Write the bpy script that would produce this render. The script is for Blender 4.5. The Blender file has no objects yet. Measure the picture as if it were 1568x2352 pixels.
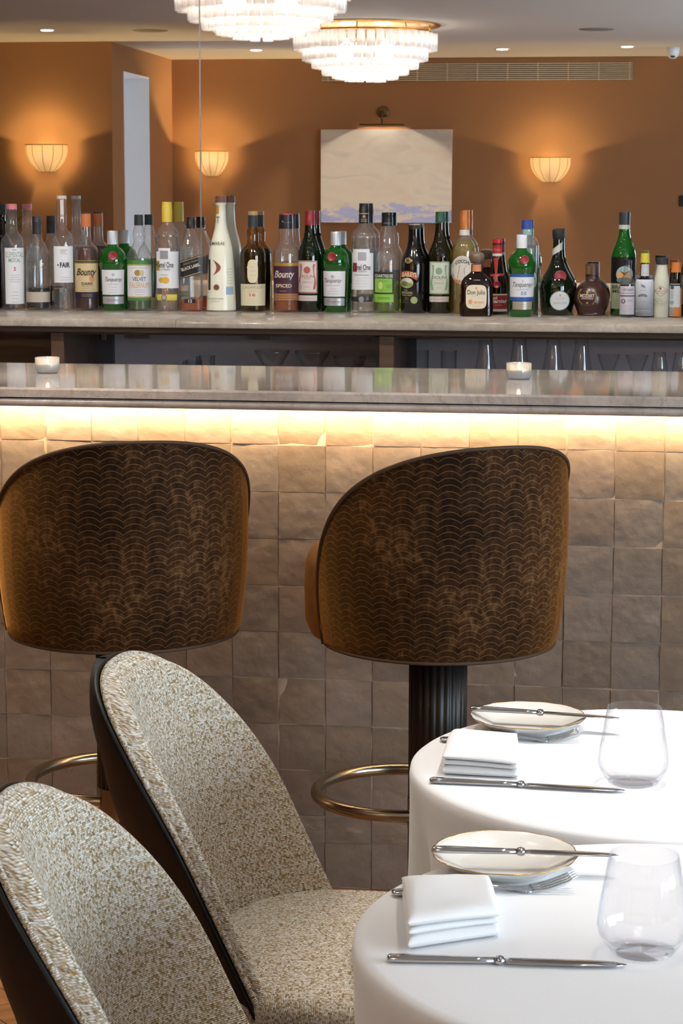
import bpy, bmesh, math, random
from mathutils import Vector, Matrix
random.seed(7)
PI = math.pi
SC = bpy.context.scene
COL = SC.collection

# ------------------------------------------------------------------ camera
FPX = 4849.2
YAW, PITCH, ROLL = math.radians(-7.9344), math.radians(-8.4245), math.radians(0.13645)
CAM = Vector((0.0, -4.426, 1.4955))
fwd = Vector((math.sin(YAW) * math.cos(PITCH), math.cos(YAW) * math.cos(PITCH), math.sin(PITCH)))
rgt = Vector((math.cos(YAW), -math.sin(YAW), 0))
upv = rgt.cross(fwd)
rgt, upv = math.cos(ROLL) * rgt + math.sin(ROLL) * upv, -math.sin(ROLL) * rgt + math.cos(ROLL) * upv
cd = bpy.data.cameras.new('camera')
cd.sensor_fit = 'VERTICAL'
cd.sensor_height = 36.0
cd.sensor_width = 24.0
cd.lens = FPX * 36.0 / 2352.0
cd.clip_start = 0.05
cd.dof.use_dof = True
cd.dof.focus_distance = 3.6
cd.dof.aperture_fstop = 32.0
cam = bpy.data.objects.new('camera', cd)
COL.objects.link(cam)
cam.matrix_world = Matrix((
    (rgt.x, upv.x, -fwd.x, CAM.x), (rgt.y, upv.y, -fwd.y, CAM.y), (rgt.z, upv.z, -fwd.z, CAM.z), (0, 0, 0, 1)))
SC.camera = cam

# ------------------------------------------------------------------ world (soft overcast daylight outside the windows)
wd = bpy.data.worlds.new('sky')
SC.world = wd
wd.use_nodes = True
wbg = wd.node_tree.nodes['Background']
wbg.inputs['Color'].default_value = (0.72, 0.86, 1.0, 1)
wbg.inputs['Strength'].default_value = 16.0

# ------------------------------------------------------------------ exposure and colour
vs = SC.view_settings
vs.view_transform = 'Standard'
vs.look = 'None'
vs.gamma = 1.0
vs.exposure = 0.0
vs.use_curve_mapping = False
cy = SC.cycles
cy.use_denoising = True
cy.max_bounces = 10
cy.use_adaptive_sampling = True
cy.adaptive_threshold = 0.04
cy.diffuse_bounces = 3
cy.glossy_bounces = 5
cy.transmission_bounces = 8
cy.transparent_max_bounces = 40
cy.caustics_reflective = True
cy.caustics_refractive = False
cy.sample_clamp_indirect = 4.0

# ------------------------------------------------------------------ key dimensions (metres)
ZC = 2.5            # ceiling
YM = 2.0            # mirror plane
ZB = 1.157          # top of back counter
ZBAR = 1.098        # top of bar
XL, XR = -5.6, 3.2  # side walls
YR1, YR2 = -5.15, -6.95   # rear wall: left part / main part
XJ = -3.40          # wall return between them
CH_W = 130.0         # chandelier lamps (each)
SPOT_W = 60.0
LED_W = 25.0
SCONCE_W = 70.0
PIC_W = 75.0


def ray(px, py):
    return fwd + rgt * ((px - 784) / FPX) + upv * ((1176 - py) / FPX)


def at_y(px, py, Y):
    d = ray(px, py)
    return CAM + d * ((Y - CAM.y) / d.y)


def at_z(px, py, Z):
    d = ray(px, py)
    return CAM + d * ((Z - CAM.z) / d.z)


def ppm(p):         # image pixels per metre at a point
    return FPX / (Vector(p) - CAM).dot(fwd)


# ------------------------------------------------------------------ lights
def area(name, loc, size, sizey, power, color, rot, portal=False):
    l = bpy.data.lights.new(name, 'AREA')
    l.shape = 'RECTANGLE'
    l.size, l.size_y, l.energy, l.color = size, sizey, power, color
    o = bpy.data.objects.new(name, l)
    COL.objects.link(o)
    o.location, o.rotation_euler = loc, rot
    if portal:
        l.cycles.is_portal = True
    return o


def point(name, loc, power, color, r=0.03, parent=None):
    l = bpy.data.lights.new(name, 'POINT')
    l.energy, l.color, l.shadow_soft_size = power, color, r
    o = bpy.data.objects.new(name, l)
    COL.objects.link(o)
    o.location = loc
    o.parent = parent
    return o


def spot(name, loc, target, power, color, ang=70, blend=0.6, r=0.03):
    l = bpy.data.lights.new(name, 'SPOT')
    l.energy, l.color, l.shadow_soft_size = power, color, r
    l.spot_size, l.spot_blend = math.radians(ang), blend
    o = bpy.data.objects.new(name, l)
    COL.objects.link(o)
    o.location = loc
    d = Vector(target) - Vector(loc)
    o.rotation_euler = d.to_track_quat('-Z', 'Y').to_euler()
    return o


WINDOWS_R = [(-4.9, -3.3), (-2.9, -1.3)]      # in the right wall (y ranges)
for a, b in WINDOWS_R:
    area('window_portal', (XR + 0.02, (a + b) / 2, 1.45), b - a, 1.7, 1, (1, 1, 1), (PI / 2, 0, PI / 2), True)
# LED strip under the bar top
area('led_light', (-0.4, -0.040, 1.050), 6.0, 0.010, LED_W, (1.0, 0.71, 0.40), (math.radians(38), 0, 0))

# ------------------------------------------------------------------ materials
def lin(h):
    h = h.lstrip('#')
    v = [int(h[i:i + 2], 16) / 255 for i in (0, 2, 4)]
    return tuple((x / 12.92 if x <= 0.04045 else ((x + 0.055) / 1.055) ** 2.4) for x in v) + (1,)


MATS = {}


def newmat(name):
    m = bpy.data.materials.new(name)
    m.use_nodes = True
    nt = m.node_tree
    nt.nodes.clear()
    out = nt.nodes.new('ShaderNodeOutputMaterial')
    MATS[name] = m
    return m, nt, out


def N(nt, t, **kw):
    n = nt.nodes.new(t)
    for k, v in kw.items():
        if k in n.inputs:
            n.inputs[k].default_value = v
        else:
            setattr(n, k, v)
    return n


def L(nt, a, b):
    nt.links.new(a, b)


def math_(nt, op, a, b=None, c=None):
    n = N(nt, 'ShaderNodeMath', operation=op)
    for i, v in enumerate((a, b, c)):
        if v is None:
            continue
        if isinstance(v, (int, float)):
            n.inputs[i].default_value = v
        else:
            L(nt, v, n.inputs[i])
    return n.outputs[0]


def ramp(nt, fac, stops):
    n = N(nt, 'ShaderNodeValToRGB')
    e = n.color_ramp.elements
    while len(e) < len(stops):
        e.new(0.5)
    for i, (p, c) in enumerate(stops):
        e[i].position = p
        e[i].color = c
    L(nt, fac, n.inputs[0])
    return n.outputs[0]


def mixc(nt, fac, a, b, mode='MIX'):
    n = N(nt, 'ShaderNodeMix', data_type='RGBA', blend_type=mode)
    for sock, v in ((n.inputs[0], fac), (n.inputs[6], a), (n.inputs[7], b)):
        if isinstance(v, (int, float)):
            sock.default_value = v
        elif isinstance(v, tuple):
            sock.default_value = v
        else:
            L(nt, v, sock)
    return n.outputs[2]


def plain(name, color, rough=0.5, metal=0.0, spec=0.5, noise=0.0, nscale=30.0, coat=0.0, sheen=0.0, bump=0.0, bscale=200.0, sheen_tint=None):
    m, nt, out = newmat(name)
    b = N(nt, 'ShaderNodeBsdfPrincipled', Roughness=rough, Metallic=metal)
    b.inputs['Specular IOR Level'].default_value = spec
    b.inputs['Coat Weight'].default_value = coat
    b.inputs['Sheen Weight'].default_value = sheen
    if sheen_tint:
        b.inputs['Sheen Tint'].default_value = lin(sheen_tint)
    if isinstance(color, str):
        color = lin(color)
    if noise:
        tc = N(nt, 'ShaderNodeTexCoord')
        n = N(nt, 'ShaderNodeTexNoise', Scale=nscale, Detail=4.0)
        L(nt, tc.outputs['Object'], n.inputs['Vector'])
        dk = tuple(x * (1 - noise) for x in color[:3]) + (1,)
        L(nt, ramp(nt, n.outputs[0], [(0.3, dk), (0.7, color)]), b.inputs['Base Color'])
    else:
        b.inputs['Base Color'].default_value = color
    if bump:
        tc = N(nt, 'ShaderNodeTexCoord')
        n = N(nt, 'ShaderNodeTexNoise', Scale=bscale, Detail=3.0)
        L(nt, tc.outputs['Object'], n.inputs['Vector'])
        bp = N(nt, 'ShaderNodeBump', Strength=bump, Distance=0.002)
        L(nt, n.outputs[0], bp.inputs['Height'])
        L(nt, bp.outputs[0], b.inputs['Normal'])
    L(nt, b.outputs[0], out.inputs[0])
    return m


def glassmat(name, tint, edge, body=0.0, bodycol=None, rough=0.02, gain=1.0, pw=2.2):
    """thin-walled glass / liquid: tinted straight-through transmission that deepens at grazing angles, plus a glossy coat"""
    m, nt, out = newmat(name)
    lw = N(nt, 'ShaderNodeLayerWeight', Blend=0.5)
    f = lw.outputs['Facing']
    tr = N(nt, 'ShaderNodeBsdfTransparent')
    L(nt, mixc(nt, math_(nt, 'POWER', f, pw), tint, edge), tr.inputs[0])
    sh = tr.outputs[0]
    if body:
        tl = N(nt, 'ShaderNodeBsdfTranslucent')
        df = N(nt, 'ShaderNodeBsdfDiffuse')
        bc = bodycol or tint
        tl.inputs[0].default_value = bc
        df.inputs[0].default_value = bc
        m1 = N(nt, 'ShaderNodeMixShader')
        L(nt, tl.outputs[0], m1.inputs[1]); L(nt, df.outputs[0], m1.inputs[2])
        m2 = N(nt, 'ShaderNodeMixShader')
        m2.inputs[0].default_value = body
        L(nt, sh, m2.inputs[1]); L(nt, m1.outputs[0], m2.inputs[2])
        sh = m2.outputs[0]
    gl = N(nt, 'ShaderNodeBsdfGlossy', Roughness=rough)
    gl.inputs[0].default_value = (1, 1, 1, 1)
    fr = math_(nt, 'MULTIPLY_ADD', math_(nt, 'POWER', f, 4.0), 0.75 * gain, 0.05 * gain)
    mx = N(nt, 'ShaderNodeMixShader')
    L(nt, fr, mx.inputs[0]); L(nt, sh, mx.inputs[1]); L(nt, gl.outputs[0], mx.inputs[2])
    L(nt, mx.outputs[0], out.inputs[0])
    return m


def emit(name, color, strength):
    m, nt, out = newmat(name)
    e = N(nt, 'ShaderNodeEmission', Strength=strength)
    e.inputs[0].default_value = color
    L(nt, e.outputs[0], out.inputs[0])
    return m


def marble(name, base, vein, dark, rough):
    m, nt, out = newmat(name)
    b = N(nt, 'ShaderNodeBsdfPrincipled', Roughness=rough)
    b.inputs['Specular IOR Level'].default_value = 0.6
    tc = N(nt, 'ShaderNodeTexCoord')
    n1 = N(nt, 'ShaderNodeTexNoise', Scale=3.0, Detail=8.0, Roughness=0.65, Distortion=0.6)
    n2 = N(nt, 'ShaderNodeTexNoise', Scale=6.0, Detail=6.0, Roughness=0.6, Distortion=1.6)
    n3 = N(nt, 'ShaderNodeTexNoise', Scale=55.0, Detail=6.0, Roughness=0.7)
    for n in (n1, n2, n3):
        L(nt, tc.outputs['Object'], n.inputs['Vector'])
    c = ramp(nt, n1.outputs[0], [(0.3, dark), (0.55, base), (0.8, vein)])
    v = math_(nt, 'ABSOLUTE', math_(nt, 'SUBTRACT', n2.outputs[0], 0.5))
    vm = ramp(nt, v, [(0.0, (1, 1, 1, 1)), (0.02, (0, 0, 0, 1))])
    c = mixc(nt, math_(nt, 'MULTIPLY', vm, 0.45), c, dark)
    c = mixc(nt, 0.35, c, ramp(nt, n3.outputs[0], [(0.35, (0.45, 0.42, 0.4, 1)), (0.65, (1, 1, 1, 1))]), 'MULTIPLY')
    L(nt, c, b.inputs['Base Color'])
    L(nt, b.outputs[0], out.inputs[0])
    return m


def tile_mat():
    m, nt, out = newmat('zellige')
    b = N(nt, 'ShaderNodeBsdfPrincipled')
    b.inputs['Specular IOR Level'].default_value = 0.5
    oi = N(nt, 'ShaderNodeObjectInfo')
    tc = N(nt, 'ShaderNodeTexCoord')
    off = N(nt, 'ShaderNodeVectorMath', operation='ADD')
    L(nt, tc.outputs['Object'], off.inputs[0])
    cx = N(nt, 'ShaderNodeCombineXYZ')
    r10 = math_(nt, 'MULTIPLY', oi.outputs['Random'], 37.0)
    L(nt, r10, cx.inputs[0]); L(nt, r10, cx.inputs[1]); L(nt, r10, cx.inputs[2])
    L(nt, cx.outputs[0], off.inputs[1])
    n1 = N(nt, 'ShaderNodeTexNoise', Scale=22.0, Detail=5.0, Roughness=0.6)
    n2 = N(nt, 'ShaderNodeTexNoise', Scale=13.0, Detail=2.0)
    n3 = N(nt, 'ShaderNodeTexNoise', Scale=48.0, Detail=3.0, Roughness=0.5)
    for n in (n1, n2, n3):
        L(nt, off.outputs[0], n.inputs['Vector'])
    ca = ramp(nt, oi.outputs['Random'], [(0.0, lin('#867869')), (0.3, lin('#948372')), (0.55, lin('#8b8278')), (0.8, lin('#99897c')), (1.0, lin('#7e7166'))])
    cb = mixc(nt, math_(nt, 'MULTIPLY', n1.outputs[0], 0.8), ca, lin('#66564a'))
    L(nt, cb, b.inputs['Base Color'])
    L(nt, ramp(nt, n1.outputs[0], [(0.3, (0.22,) * 3 + (1,)), (0.7, (0.4,) * 3 + (1,))]), b.inputs['Roughness'])
    h = math_(nt, 'ADD', math_(nt, 'MULTIPLY', n2.outputs[0], 1.0), math_(nt, 'MULTIPLY', n3.outputs[0], 0.2))
    bp = N(nt, 'ShaderNodeBump', Strength=0.9, Distance=0.007)
    L(nt, h, bp.inputs['Height'])
    L(nt, bp.outputs[0], b.inputs['Normal'])
    L(nt, b.outputs[0], out.inputs[0])
    return m


def velvet_mat():
    m, nt, out = newmat('velvet')
    b = N(nt, 'ShaderNodeBsdfPrincipled', Roughness=0.75)
    b.inputs['Specular IOR Level'].default_value = 0.1
    b.inputs['Sheen Weight'].default_value = 1.0
    b.inputs['Sheen Roughness'].default_value = 0.42
    b.inputs['Sheen Tint'].default_value = lin('#e0a050')
    uv = N(nt, 'ShaderNodeUVMap')
    sp = N(nt, 'ShaderNodeSeparateXYZ')
    L(nt, uv.outputs[0], sp.inputs[0])
    u, v = sp.outputs[0], sp.outputs[1]
    # embroidered scallop rows: u pitch 45 mm, row pitch 14.5 mm
    fu = math_(nt, 'FRACT', math_(nt, 'DIVIDE', u, 0.042))
    a = math_(nt, 'SUBTRACT', math_(nt, 'MULTIPLY', fu, 2.0), 1.0)
    arc = math_(nt, 'SUBTRACT', 1.0, math_(nt, 'MULTIPLY', a, a))
    ph = math_(nt, 'FRACT', math_(nt, 'SUBTRACT', math_(nt, 'DIVIDE', v, 0.0122), math_(nt, 'MULTIPLY', arc, 0.72)))
    line = math_(nt, 'LESS_THAN', math_(nt, 'ABSOLUTE', math_(nt, 'SUBTRACT', ph, 0.5)), 0.042)
    mp = N(nt, 'ShaderNodeMapping')
    mp.inputs['Scale'].default_value = (1.2, 0.75, 1)
    L(nt, uv.outputs[0], mp.inputs[0])
    n1 = N(nt, 'ShaderNodeTexNoise', Scale=60.0, Detail=5.0, Roughness=0.62)
    L(nt, mp.outputs[0], n1.inputs['Vector'])
    n2 = N(nt, 'ShaderNodeTexNoise', Scale=5.0, Detail=2.0)
    L(nt, mp.outputs[0], n2.inputs['Vector'])
    f = math_(nt, 'ADD', math_(nt, 'MULTIPLY', n1.outputs[0], 0.6), math_(nt, 'MULTIPLY', n2.outputs[0], 0.45))
    c = ramp(nt, f, [(0.44, lin('#1b0c04')), (0.57, lin('#3a2210')), (0.74, lin('#745536'))])
    c = mixc(nt, math_(nt, 'MULTIPLY', line, 0.40), c, lin('#a58c62'))
    L(nt, c, b.inputs['Base Color'])
    h = math_(nt, 'ADD', math_(nt, 'MULTIPLY', ph, 0.6), n1.outputs[0])
    bp = N(nt, 'ShaderNodeBump', Strength=0.35, Distance=0.0025)
    L(nt, h, bp.inputs['Height'])
    L(nt, bp.outputs[0], b.inputs['Normal'])
    L(nt, b.outputs[0], out.inputs[0])
    return m


def tweed_mat():
    m, nt, out = newmat('tweed')
    b = N(nt, 'ShaderNodeBsdfPrincipled', Roughness=0.95)
    b.inputs['Specular IOR Level'].default_value = 0.15
    b.inputs['Sheen Weight'].default_value = 0.15
    uv = N(nt, 'ShaderNodeUVMap')
    sp = N(nt, 'ShaderNodeSeparateXYZ')
    L(nt, uv.outputs[0], sp.inputs[0])
    wob = N(nt, 'ShaderNodeTexNoise', Scale=60.0, Detail=1.0)
    L(nt, uv.outputs[0], wob.inputs['Vector'])
    vv = math_(nt, 'DIVIDE', math_(nt, 'MULTIPLY_ADD', wob.outputs[0], 0.004, sp.outputs[1]), 0.0025)
    row, fr = math_(nt, 'FLOOR', vv), math_(nt, 'FRACT', vv)
    def thread(len_, seed):
        cb = N(nt, 'ShaderNodeCombineXYZ')
        L(nt, math_(nt, 'DIVIDE', sp.outputs[0], len_), cb.inputs[0])
        L(nt, math_(nt, 'MULTIPLY', row, 5.173), cb.inputs[1])
        cb.inputs[2].default_value = seed
        n = N(nt, 'ShaderNodeTexNoise', Scale=1.0, Detail=1.0)
        L(nt, cb.outputs[0], n.inputs['Vector'])
        return n.outputs[0]
    t1, t2, t3 = thread(0.0042, 0.0), thread(0.007, 7.7), thread(0.0055, 15.1)
    c = ramp(nt, t1, [(0.33, lin('#88724e')), (0.43, lin('#bda987')), (0.52, lin('#dad0be')), (0.64, lin('#efebe4'))])
    gold = ramp(nt, t2, [(0.62, (0, 0, 0, 1)), (0.70, (1, 1, 1, 1))])
    c = mixc(nt, math_(nt, 'MULTIPLY', gold, 0.65), c, lin('#ad7a34'))
    dk = ramp(nt, t3, [(0.28, (1, 1, 1, 1)), (0.38, (0, 0, 0, 1))])
    c = mixc(nt, math_(nt, 'MULTIPLY', dk, 0.55), c, lin('#7a6040'))
    L(nt, c, b.inputs['Base Color'])
    h = math_(nt, 'ADD', math_(nt, 'SINE', math_(nt, 'MULTIPLY', fr, PI)), math_(nt, 'MULTIPLY', t1, 1.2))
    bp = N(nt, 'ShaderNodeBump', Strength=0.8, Distance=0.0016)
    L(nt, h, bp.inputs['Height'])
    L(nt, bp.outputs[0], b.inputs['Normal'])
    L(nt, b.outputs[0], out.inputs[0])
    return m


def wood_mat(name, a, bcol, rough=0.45, sc=(1, 12, 12)):
    m, nt, out = newmat(name)
    b = N(nt, 'ShaderNodeBsdfPrincipled', Roughness=rough)
    tc = N(nt, 'ShaderNodeTexCoord')
    oi = N(nt, 'ShaderNodeObjectInfo')
    mp = N(nt, 'ShaderNodeMapping')
    mp.inputs['Scale'].default_value = sc
    L(nt, tc.outputs['Object'], mp.inputs[0])
    n = N(nt, 'ShaderNodeTexNoise', noise_dimensions='4D', Scale=4.0, Detail=6.0, Roughness=0.6, Distortion=0.4)
    L(nt, math_(nt, 'MULTIPLY', oi.outputs['Random'], 50.0), n.inputs['W'])
    L(nt, mp.outputs[0], n.inputs['Vector'])
    c = ramp(nt, n.outputs[0], [(0.3, lin(a)), (0.7, lin(bcol))])
    hv = N(nt, 'ShaderNodeHueSaturation')
    L(nt, c, hv.inputs['Color'])
    L(nt, math_(nt, 'MULTIPLY_ADD', oi.outputs['Random'], 0.35, 0.82), hv.inputs['Value'])
    L(nt, hv.outputs[0], b.inputs['Base Color'])
    L(nt, b.outputs[0], out.inputs[0])
    return m


def shade_mat(name, col, trans=0.6):
    m, nt, out = newmat(name)
    tl = N(nt, 'ShaderNodeBsdfTranslucent'); tl.inputs[0].default_value = col
    df = N(nt, 'ShaderNodeBsdfDiffuse'); df.inputs[0].default_value = col
    mx = N(nt, 'ShaderNodeMixShader'); mx.inputs[0].default_value = trans
    L(nt, df.outputs[0], mx.inputs[1]); L(nt, tl.outputs[0], mx.inputs[2])
    L(nt, mx.outputs[0], out.inputs[0])
    return m


def painting_mat():
    m, nt, out = newmat('seascape')
    b = N(nt, 'ShaderNodeBsdfPrincipled', Roughness=0.8)
    tc = N(nt, 'ShaderNodeTexCoord')
    mp = N(nt, 'ShaderNodeMapping')
    mp.inputs['Rotation'].default_value = (0, math.radians(35), 0)
    mp.inputs['Scale'].default_value = (1.0, 1.0, 2.6)
    L(nt, tc.outputs['Object'], mp.inputs[0])
    n1 = N(nt, 'ShaderNodeTexNoise', Scale=3.2, Detail=4.0, Distortion=0.8)
    n2 = N(nt, 'ShaderNodeTexNoise', Scale=6.5, Detail=4.0, Roughness=0.6, Distortion=0.5)
    L(nt, mp.outputs[0], n1.inputs['Vector']); L(nt, mp.outputs[0], n2.inputs['Vector'])
    c = ramp(nt, n1.outputs[0], [(0.3, lin('#aca196')), (0.5, lin('#bfb4a6')), (0.7, lin('#b9a99b'))])
    sp = N(nt, 'ShaderNodeSeparateXYZ')
    L(nt, tc.outputs['Object'], sp.inputs[0])
    low = math_(nt, 'MULTIPLY_ADD', sp.outputs[2], -3.0, -0.50)     # blue strokes only in the lower third
    k = math_(nt, 'ADD', n2.outputs[0], math_(nt, 'MINIMUM', math_(nt, 'MAXIMUM', low, -0.4), 0.27))
    f = ramp(nt, k, [(0.66, (0, 0, 0, 1)), (0.76, (1, 1, 1, 1))])
    c = mixc(nt, math_(nt, 'MULTIPLY', f, 0.85), c, lin('#7078a4'))
    L(nt, c, b.inputs['Base Color'])
    L(nt, b.outputs[0], out.inputs[0])
    return m


M = {}
M['tile'] = tile_mat()
M['grout'] = plain('grout', '#b3a08c', 0.9, noise=0.15, nscale=80)
M['bar_marble'] = marble('bar_marble', lin('#c6bab0'), lin('#d6ccc3'), lin('#a0938a'), 0.06)
M['edge_marble'] = marble('edge_marble', lin('#c6bab0'), lin('#d6ccc3'), lin('#a0938a'), 0.3)
M['back_marble'] = marble('back_marble', lin('#b3aaa0'), lin('#c4bbb1'), lin('#95897e'), 0.07)
M['velvet'] = velvet_mat()
M['velvet_in'] = plain('velvet_ochre', '#7a4e1c', 0.8, sheen=0.7, sheen_tint='#d09040', noise=0.4, nscale=40)
M['piping'] = plain('brown_piping', '#4a3522', 0.7)
M['tweed'] = tweed_mat()
M['leather'] = plain('black_leather', '#0c0d10', 0.5, spec=0.3, bump=0.15, bscale=500)
M['blackwood'] = plain('black_wood', '#17110d', 0.45, noise=0.3)
M['bronze'] = plain('bronze', '#a39682', 0.25, metal=1.0)
M['cloth'] = plain('white_linen', '#efeeee', 0.9, spec=0.1, sheen=0.2, bump=0.12, bscale=900)
M['napkin'] = plain('napkin_linen', '#f2f1f0', 0.9, spec=0.1, bump=0.15, bscale=900)
M['china'] = plain('china', '#f0ece4', 0.18, coat=0.4)
M['gold'] = plain('gold', '#c89a54', 0.25, metal=1.0)
M['steel'] = plain('polished_steel', '#c6c8cc', 0.12, metal=1.0)
M['darkwood'] = wood_mat('walnut', '#4a382d', '#67503f', 0.5, (1, 10, 10))
M['oak'] = wood_mat('oak', '#7d4f2a', '#a87344', 0.45, (14, 1.5, 14))
M['subfloor'] = plain('subfloor', '#6d4628', 0.7)
M['cabinet'] = plain('cabinet_grey', '#bebac2', 0.5, noise=0.1)
M['cabinet_dark'] = plain('cabinet_black', '#4c494c', 0.5)
M['plate_grey'] = plain('bracket_grey', '#8c8780', 0.4, metal=0.5)
M['wall'] = plain('terracotta_wall', '#8e6647', 0.92, spec=0.1, noise=0.06, nscale=300, bump=0.1, bscale=600)
M['wallpale'] = plain('plain_wall', '#9a8576', 0.9)
M['ceil'] = plain('ceiling_paint', '#d8d2ca', 0.75)
M['white'] = plain('white_paint', '#e6e8ea', 0.6)
M['mirror'] = plain('silver_mirror', (0.9, 0.9, 0.9, 1), 0.0, metal=1.0)
M['alu'] = plain('aluminium_joint', '#a9adb3', 0.3, metal=0.8)
M['brassdark'] = plain('antique_brass', '#5c4a32', 0.35, metal=0.9)
M['shade'] = shade_mat('linen_shade', (0.97, 0.88, 0.64, 1), 0.85)
M['rib'] = plain('shade_seam', '#a5803a', 0.8)
M['chglass'] = glassmat('chandelier_glass', (0.97, 0.97, 0.97, 1), (0.8, 0.8, 0.82, 1), 0.42, (0.97, 0.97, 0.98, 1), 0.08)
M['bulb'] = emit('lamp_bulb', (1.0, 0.9, 0.75, 1), 60.0)
M['downlamp'] = emit('downlight_lamp', (1.0, 0.9, 0.72, 1), 25.0)
M['flame'] = emit('candle_flame', (1.0, 0.62, 0.25, 1), 25.0)
M['wax'] = shade_mat('wax', (0.95, 0.9, 0.8, 1), 0.5)
M['clear'] = glassmat('clear_glass', (0.985, 0.99, 0.99, 1), (0.62, 0.66, 0.68, 1), pw=3.0)
M['dimglass'] = glassmat('daylight_dimming_glass', (0.52, 0.54, 0.57, 1), (0.3, 0.31, 0.33, 1))  # grey tint added to dim the daylight through the return-wall window
M['tumbler'] = glassmat('tumbler_glass', (0.99, 0.99, 0.995, 1), (0.86, 0.89, 0.94, 1), pw=4.0, gain=0.5)
M['frost'] = glassmat('ribbed_glass', (0.85, 0.87, 0.9, 1), (0.6, 0.63, 0.68, 1), 0.4, (0.85, 0.88, 0.92, 1), 0.1)
M['painting'] = painting_mat()
M['cream'] = plain('cream_upholstery', '#d8c6a8', 0.85)
M['vent'] = plain('vent_cream', '#b5a184', 0.55)
M['ventdark'] = plain('vent_dark', '#4a3d30', 0.8)
M['leaf'] = plain('leaf_green', '#3f6a2c', 0.5, noise=0.3)
M['black'] = plain('matt_black', '#121214', 0.45)
M['led'] = emit('led_tape', (1.0, 0.72, 0.4, 1), 6.0)
# bottle glass and liquids
M['b_clear'] = glassmat('bottle_clear', (0.98, 0.985, 0.985, 1), (0.5, 0.53, 0.55, 1), 0.06, (0.9, 0.92, 0.95, 1), 0.03, 1.4, 2.6)
M['b_green'] = glassmat('bottle_green', (0.05, 0.36, 0.07, 1), (0.005, 0.07, 0.012, 1), 0.32, (0.01, 0.36, 0.03, 1), 0.03, 1.5, 1.3)
M['b_dgreen'] = glassmat('bottle_dark_green', (0.03, 0.09, 0.025, 1), (0.004, 0.012, 0.004, 1), 0.12, (0.02, 0.09, 0.02, 1), 0.03, 1.4, 1.2)
M['b_black'] = plain('bottle_black', '#0c0b0c', 0.12, coat=0.5)
M['b_olive'] = glassmat('bottle_olive', (0.16, 0.15, 0.03, 1), (0.02, 0.02, 0.005, 1), 0.08, (0.12, 0.12, 0.02, 1), 0.03, 1.4, 1.2)
M['b_brown'] = glassmat('bottle_brown', (0.12, 0.035, 0.012, 1), (0.015, 0.006, 0.003, 1), 0.1, (0.09, 0.03, 0.012, 1), 0.03, 1.4, 1.2)
M['b_gold'] = glassmat('bottle_gold', (0.75, 0.6, 0.28, 1), (0.2, 0.13, 0.03, 1), 0.02, (0.6, 0.45, 0.15, 1), 0.03, 1.2, 1.6)
M['b_white'] = plain('bottle_white', '#d8d8c8', 0.3, coat=0.3)
M['b_plum'] = plain('bottle_plum', '#3a1f1c', 0.3, coat=0.4)
M['l_clear'] = glassmat('spirit_clear', (0.97, 0.97, 0.97, 1), (0.6, 0.62, 0.63, 1))
M['l_rum'] = glassmat('rum_dark', (0.18, 0.02, 0.008, 1), (0.03, 0.004, 0.002, 1), 0.55, (0.16, 0.02, 0.008, 1), 0.05)
M['l_amber'] = glassmat('whisky_amber', (0.75, 0.22, 0.03, 1), (0.3, 0.06, 0.005, 1), 0.6, (0.6, 0.16, 0.02, 1), 0.05)
M['l_coffee'] = glassmat('liqueur_brown', (0.06, 0.025, 0.012, 1), (0.01, 0.005, 0.003, 1), 0.2, (0.05, 0.02, 0.01, 1), 0.05)
M['l_pale'] = glassmat('aperitif_pale', (0.86, 0.75, 0.3, 1), (0.45, 0.35, 0.06, 1), 0.18, (0.8, 0.66, 0.2, 1), 0.05)
M['l_green'] = glassmat('liqueur_green', (0.6, 0.7, 0.15, 1), (0.25, 0.32, 0.04, 1), 0.2, (0.5, 0.6, 0.1, 1), 0.05)
M['l_lime'] = glassmat('cordial_green', (0.62, 0.72, 0.5, 1), (0.25, 0.36, 0.2, 1), 0.15, (0.5, 0.6, 0.36, 1), 0.05)
_pm = {}


def paint(hexc, rough=0.5, metal=0.0):
    k = (hexc, rough, metal)
    if k not in _pm:
        _pm[k] = plain('paint_' + hexc.lstrip('#'), hexc, rough, metal)
    return _pm[k]


# ------------------------------------------------------------------ object helpers
def link(o, parent=None):
    COL.objects.link(o)
    if parent is not None:
        o.parent = parent
    return o


def mesh(name, verts, faces, mat, parent=None, smooth=True, uvs=None, loc=None, rotz=0.0):
    me = bpy.data.meshes.new(name)
    me.from_pydata([tuple(v) for v in verts], [], faces)
    me.update()
    if mat:
        me.materials.append(mat)
    if smooth:
        for p in me.polygons:
            p.use_smooth = True
    if uvs is not None:
        ul = me.uv_layers.new(name='UVMap')
        for lp in me.loops:
            ul.data[lp.index].uv = uvs[lp.vertex_index]
    o = bpy.data.objects.new(name, me)
    link(o, parent)
    if loc is not None:
        o.location = loc
    o.rotation_euler[2] = rotz
    return o


def share(src, parent=None, loc=None, rot=None):
    c = src.copy()
    link(c, parent)
    c.parent = parent
    if loc is not None:
        c.location = loc
    if rot is not None:
        c.rotation_euler = rot
    return c


def bev(o, w=0.003, seg=2, angle=35):
    md = o.modifiers.new('bevel', 'BEVEL')
    md.width, md.segments, md.limit_method, md.angle_limit = w, seg, 'ANGLE', math.radians(angle)
    return o


def thing(name, label, cat, loc=(0, 0, 0), rotz=0.0, group=None):
    o = bpy.data.objects.new(name, None)
    o.empty_display_size = 0.05
    link(o)
    o.location = loc
    o.rotation_euler[2] = rotz
    return tag(o, label, cat, group)


def tag(o, label, cat, group=None):
    o['label'] = label
    o['category'] = cat
    if group:
        o['group'] = group
    return o


def structure(o):
    o['kind'] = 'structure'
    return o


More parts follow.
